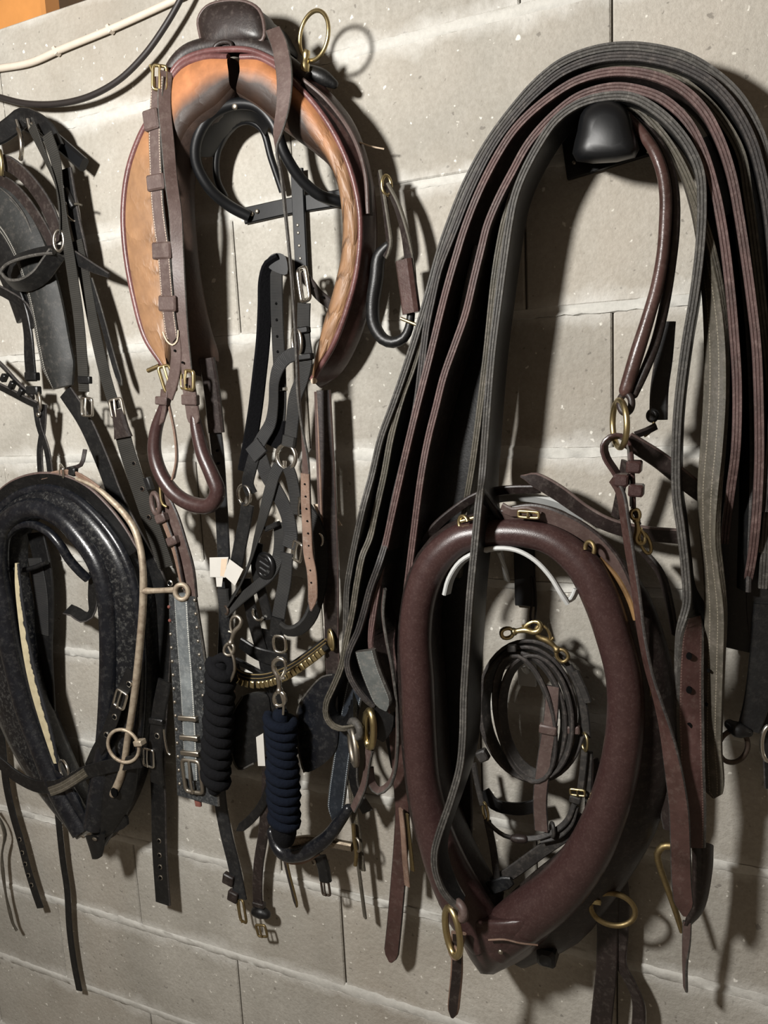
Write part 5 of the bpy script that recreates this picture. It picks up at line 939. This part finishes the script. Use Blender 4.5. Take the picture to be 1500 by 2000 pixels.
# driving bridle with brass browband and blinkers
b5 = thing('driving_bridle', 'black driving bridle with brass browband, square blinkers and padded noseband', 'bridle', (600, 1680, .1))
BB = [(456, 1306, .135), (464, 1324, .14), (482, 1332, .143), (505, 1334, .144), (530, 1330, .144), (566, 1315, .14), (606, 1288, .13), (637, 1264, .12)]
strap(b5, 'browband', [(u, v-7, d-.004) for u, v, d in BB], 24, M['leather_black'], t=.006)
sB = spline(BB, 8.4)
for i, s_ in enumerate(sB[1:-1]):
    dx, dy = sB[i+2][0]-sB[i][0], sB[i+2][1]-sB[i][1]
    box(b5, 'brass_link', (s_[0], s_[1]+3, s_[2]+.004), 9.2, 14, .007, M['brass'], roll=math.degrees(math.atan2(dy, dx)), bev=.3)
for dv in (-9, -16): tube(b5, 'gilt_piping', [(u, v+dv, d+.001) for u, v, d in BB], 1.6, M['brass_dull'], ns=6)
ring(b5, 'rosette', (647, 1250, .12), 9, 3, M['brass'], yaw=-35, asp=2.2, roll=-12); disc(b5, 'rosette_disc', (648, 1250, .117), 8, M['brass_dull'], .003, asp=2, dome=3)
plate(b5, 'blinker', [(474, 1360, .12), (456, 1390, .125), (448, 1430, .13), (451, 1466, .13), (466, 1502, .125), (496, 1491, .11), (522, 1465, .1), (528, 1396, .1), (520, 1356, .105)], .005, M['leather_black'], dome=3)
tube(b5, 'blinker_binding', [(474, 1360, .121), (456, 1390, .126), (448, 1430, .131), (451, 1466, .131), (466, 1502, .126), (496, 1491, .111)], 2.2, M['edge_gray'])
plate(b5, 'blinker', [(583, 1382, .13), (597, 1357, .13), (630, 1322, .125), (652, 1318, .12), (660, 1396, .12), (655, 1466, .12), (625, 1497, .125), (594, 1508, .13), (583, 1466, .135), (577, 1424, .135)], .005, M['leather_black_gloss'], dome=5)
tube(b5, 'blinker_binding', [(650, 1318, .121), (630, 1322, .126), (597, 1357, .131), (583, 1382, .131), (577, 1424, .136), (583, 1466, .136), (594, 1508, .131)], 2.2, M['edge_gray'])
strap(b5, 'cheek_strap', [(632, 762, .1), (637, 850, .1), (642, 950, .1), (646, 1050, .1), (648, 1150, .1), (648, 1250, .1), (652, 1330, .1)], 31, M['leather_dark'], t=.005, edge=M['leather_brown'])
strap(b5, 'cheek_strap', [(618, 765, .095, 30), (622, 900, .095, 30), (630, 1100, .095, 30), (640, 1240, .095, 30)], 12, M['leather_brown'], t=.004, edge=M['leather_tan'])
strap(b5, 'cheek_strap', [(520, 1230, .09), (520, 1290, .09), (535, 1350, .09), (550, 1400, .09)], 34, M['leather_black'], t=.005)
strap(b5, 'crown_strap', [(470, 1255, .1, 20), (500, 1275, .1, 10), (530, 1285, .1), (560, 1290, .1)], 30, M['leather_black'], t=.006); strap(b5, 'crown_strap', [(462, 1290, .105, 30), (490, 1305, .105, 30), (520, 1322, .11, 30)], 20, M['leather_black'], t=.005)
strap(b5, 'lower_cheek', [(702, 1310, .095, 0, 40), (688, 1370, .1, 0, 38), (676, 1430, .105, 0, 36), (667, 1490, .108, 0, 36), (659, 1550, .112, 0, 38), (653, 1604, .115, 0, 34)], 36, M['leather_navy_stitched'], t=.006, edge=M['edge_gray'], tip=('point', 26))
disc(b5, 'punched_hole', (686, 1380, .106), 4, M['black_hole'], .003)
tube(b5, 'noseband', [(680, 1580, .125, 10), (664, 1603, .135, 12), (640, 1635, .145, 14), (615, 1654, .15, 15), (585, 1668, .152, 15), (558, 1668, .15, 14), (540, 1652, .145, 12), (530, 1625, .135, 9)], 14, M['leather_black_gloss'], ns=14, rnd=True)
strap(b5, 'noseband_backing', [(530, 1622, .14, 20), (538, 1655, .142, 20), (558, 1680, .144, 20), (590, 1682, .146, 20), (620, 1665, .146, 20)], 14, M['leather_tan'], t=.004)
strap(b5, 'bit_bar', [(548, 1650, .125), (600, 1640, .125), (645, 1646, .122), (688, 1654, .12)], 17, M['iron_bit'], t=.012)
tube(b5, 'bit_cheek', [(690, 1610, .12), (692, 1640, .12), (696, 1668, .12), (694, 1690, .12)], 4, M['brass_dull']); ring(b5, 'bit_ring', (698, 1650, .12), 9, 2.6, M['steel_dull'], yaw=-30, asp=1.5)
strap(b5, 'chin_strap', [(625, 1672, .11), (632, 1695, .11), (636, 1720, .11)], 26, M['leather_black'], t=.01); buckle(b5, (636, 1735, .112), 17, 28, 2.4, M['iron_dark'], roll=-5)
ring(b5, 'link', (612, 1682, .12), 6, 2, M['steel_dull'], yaw=-20)
strap(b5, 'flap', [(455, 1345, .145, 30, 22), (446, 1372, .146, 30, 24), (444, 1405, .146, 40, 16), (446, 1430, .145, 60, 8), (440, 1455, .143, 60, 5)], 18, M['leather_tan'], t=.003)
f1 = thing('buckle_strap', 'brown-black strap with small brass buckle hanging left of the navy rope', 'strap', (510, 1825, .04))
strap(f1, 'strap', [(522, 1480, .06), (520, 1560, .06), (514, 1630, .06), (505, 1690, .058), (503, 1745, .055), (507, 1790, .055)], 22, M['leather_dark'], t=.005)
tube(f1, 'rolled_keeper', [(500, 1780, .06, 10), (510, 1782, .062, 12), (520, 1786, .06, 9)], 11, M['leather_black'], rnd=True); box(f1, 'keeper', (506, 1766, .06), 26, 10, .012, M['leather_dark'])
buckle(f1, (511, 1818, .057), 22, 24, 2.4, M['brass_dull'], roll=-12)
f2 = thing('strap_end', 'short rounded strap end slanting left below the blinkers', 'strap', (470, 1615, .05))
strap(f2, 'strap', [(528, 1530, .07, 10), (514, 1568, .07, 10), (490, 1600, .07, 10), (463, 1622, .07, 10)], 18, M['leather_black'], t=.005, tip=('round', 10))
f3 = thing('strap_end', 'narrow strap tail with olive edge hanging under the padded noseband', 'strap', (578, 1770, .04))
strap(f3, 'strap', [(556, 1672, .07, 30), (563, 1705, .065, 30), (572, 1740, .06, 30), (580, 1772, .058, 30)], 15, M['leather_dark'], t=.004, edge=M['brass_dull'], tip=('round', 8))
f4 = thing('strap_end', 'thin olive strap tail hanging right of the bit', 'strap', (713, 1790, .04))
strap(f4, 'strap', [(690, 1600, .08, 40), (696, 1660, .075, 40), (705, 1730, .07, 40), (713, 1792, .065, 40)], 12, M['leather_olive'], t=.004)
f5 = thing('strap_end', 'crumpled dark strap ends below the steel ring of the grey-green trace', 'strap', (705, 1570, .06))
strap(f5, 'strap', [(690, 1490, .11, 20), (692, 1530, .11, 20), (704, 1560, .11, 10), (718, 1585, .11, 0)], 26, M['leather_black'], t=.006, edge=M['edge_gray'])
strap(f5, 'strap', [(684, 1500, .105), (688, 1560, .1), (698, 1620, .095), (708, 1700, .09)], 14, M['leather_olive'], t=.004)
GROUPS = {'lead_rope': 'wrapped lead ropes', 'nylon_halter': 'black nylon halters under the driving saddle', 'strap_end': 'loose strap ends below the bridle', 'thin_rein': 'thin reins beside the maroon collar', 'padded_strap': 'straps hanging inside the trace bundle'}
for o in bpy.data.objects:
    k = o.name.split('.')[0]
    if o.parent is None and k in GROUPS and 'category' in o: o['group'] = GROUPS[k]
    if '_b' in o: del o['_b']
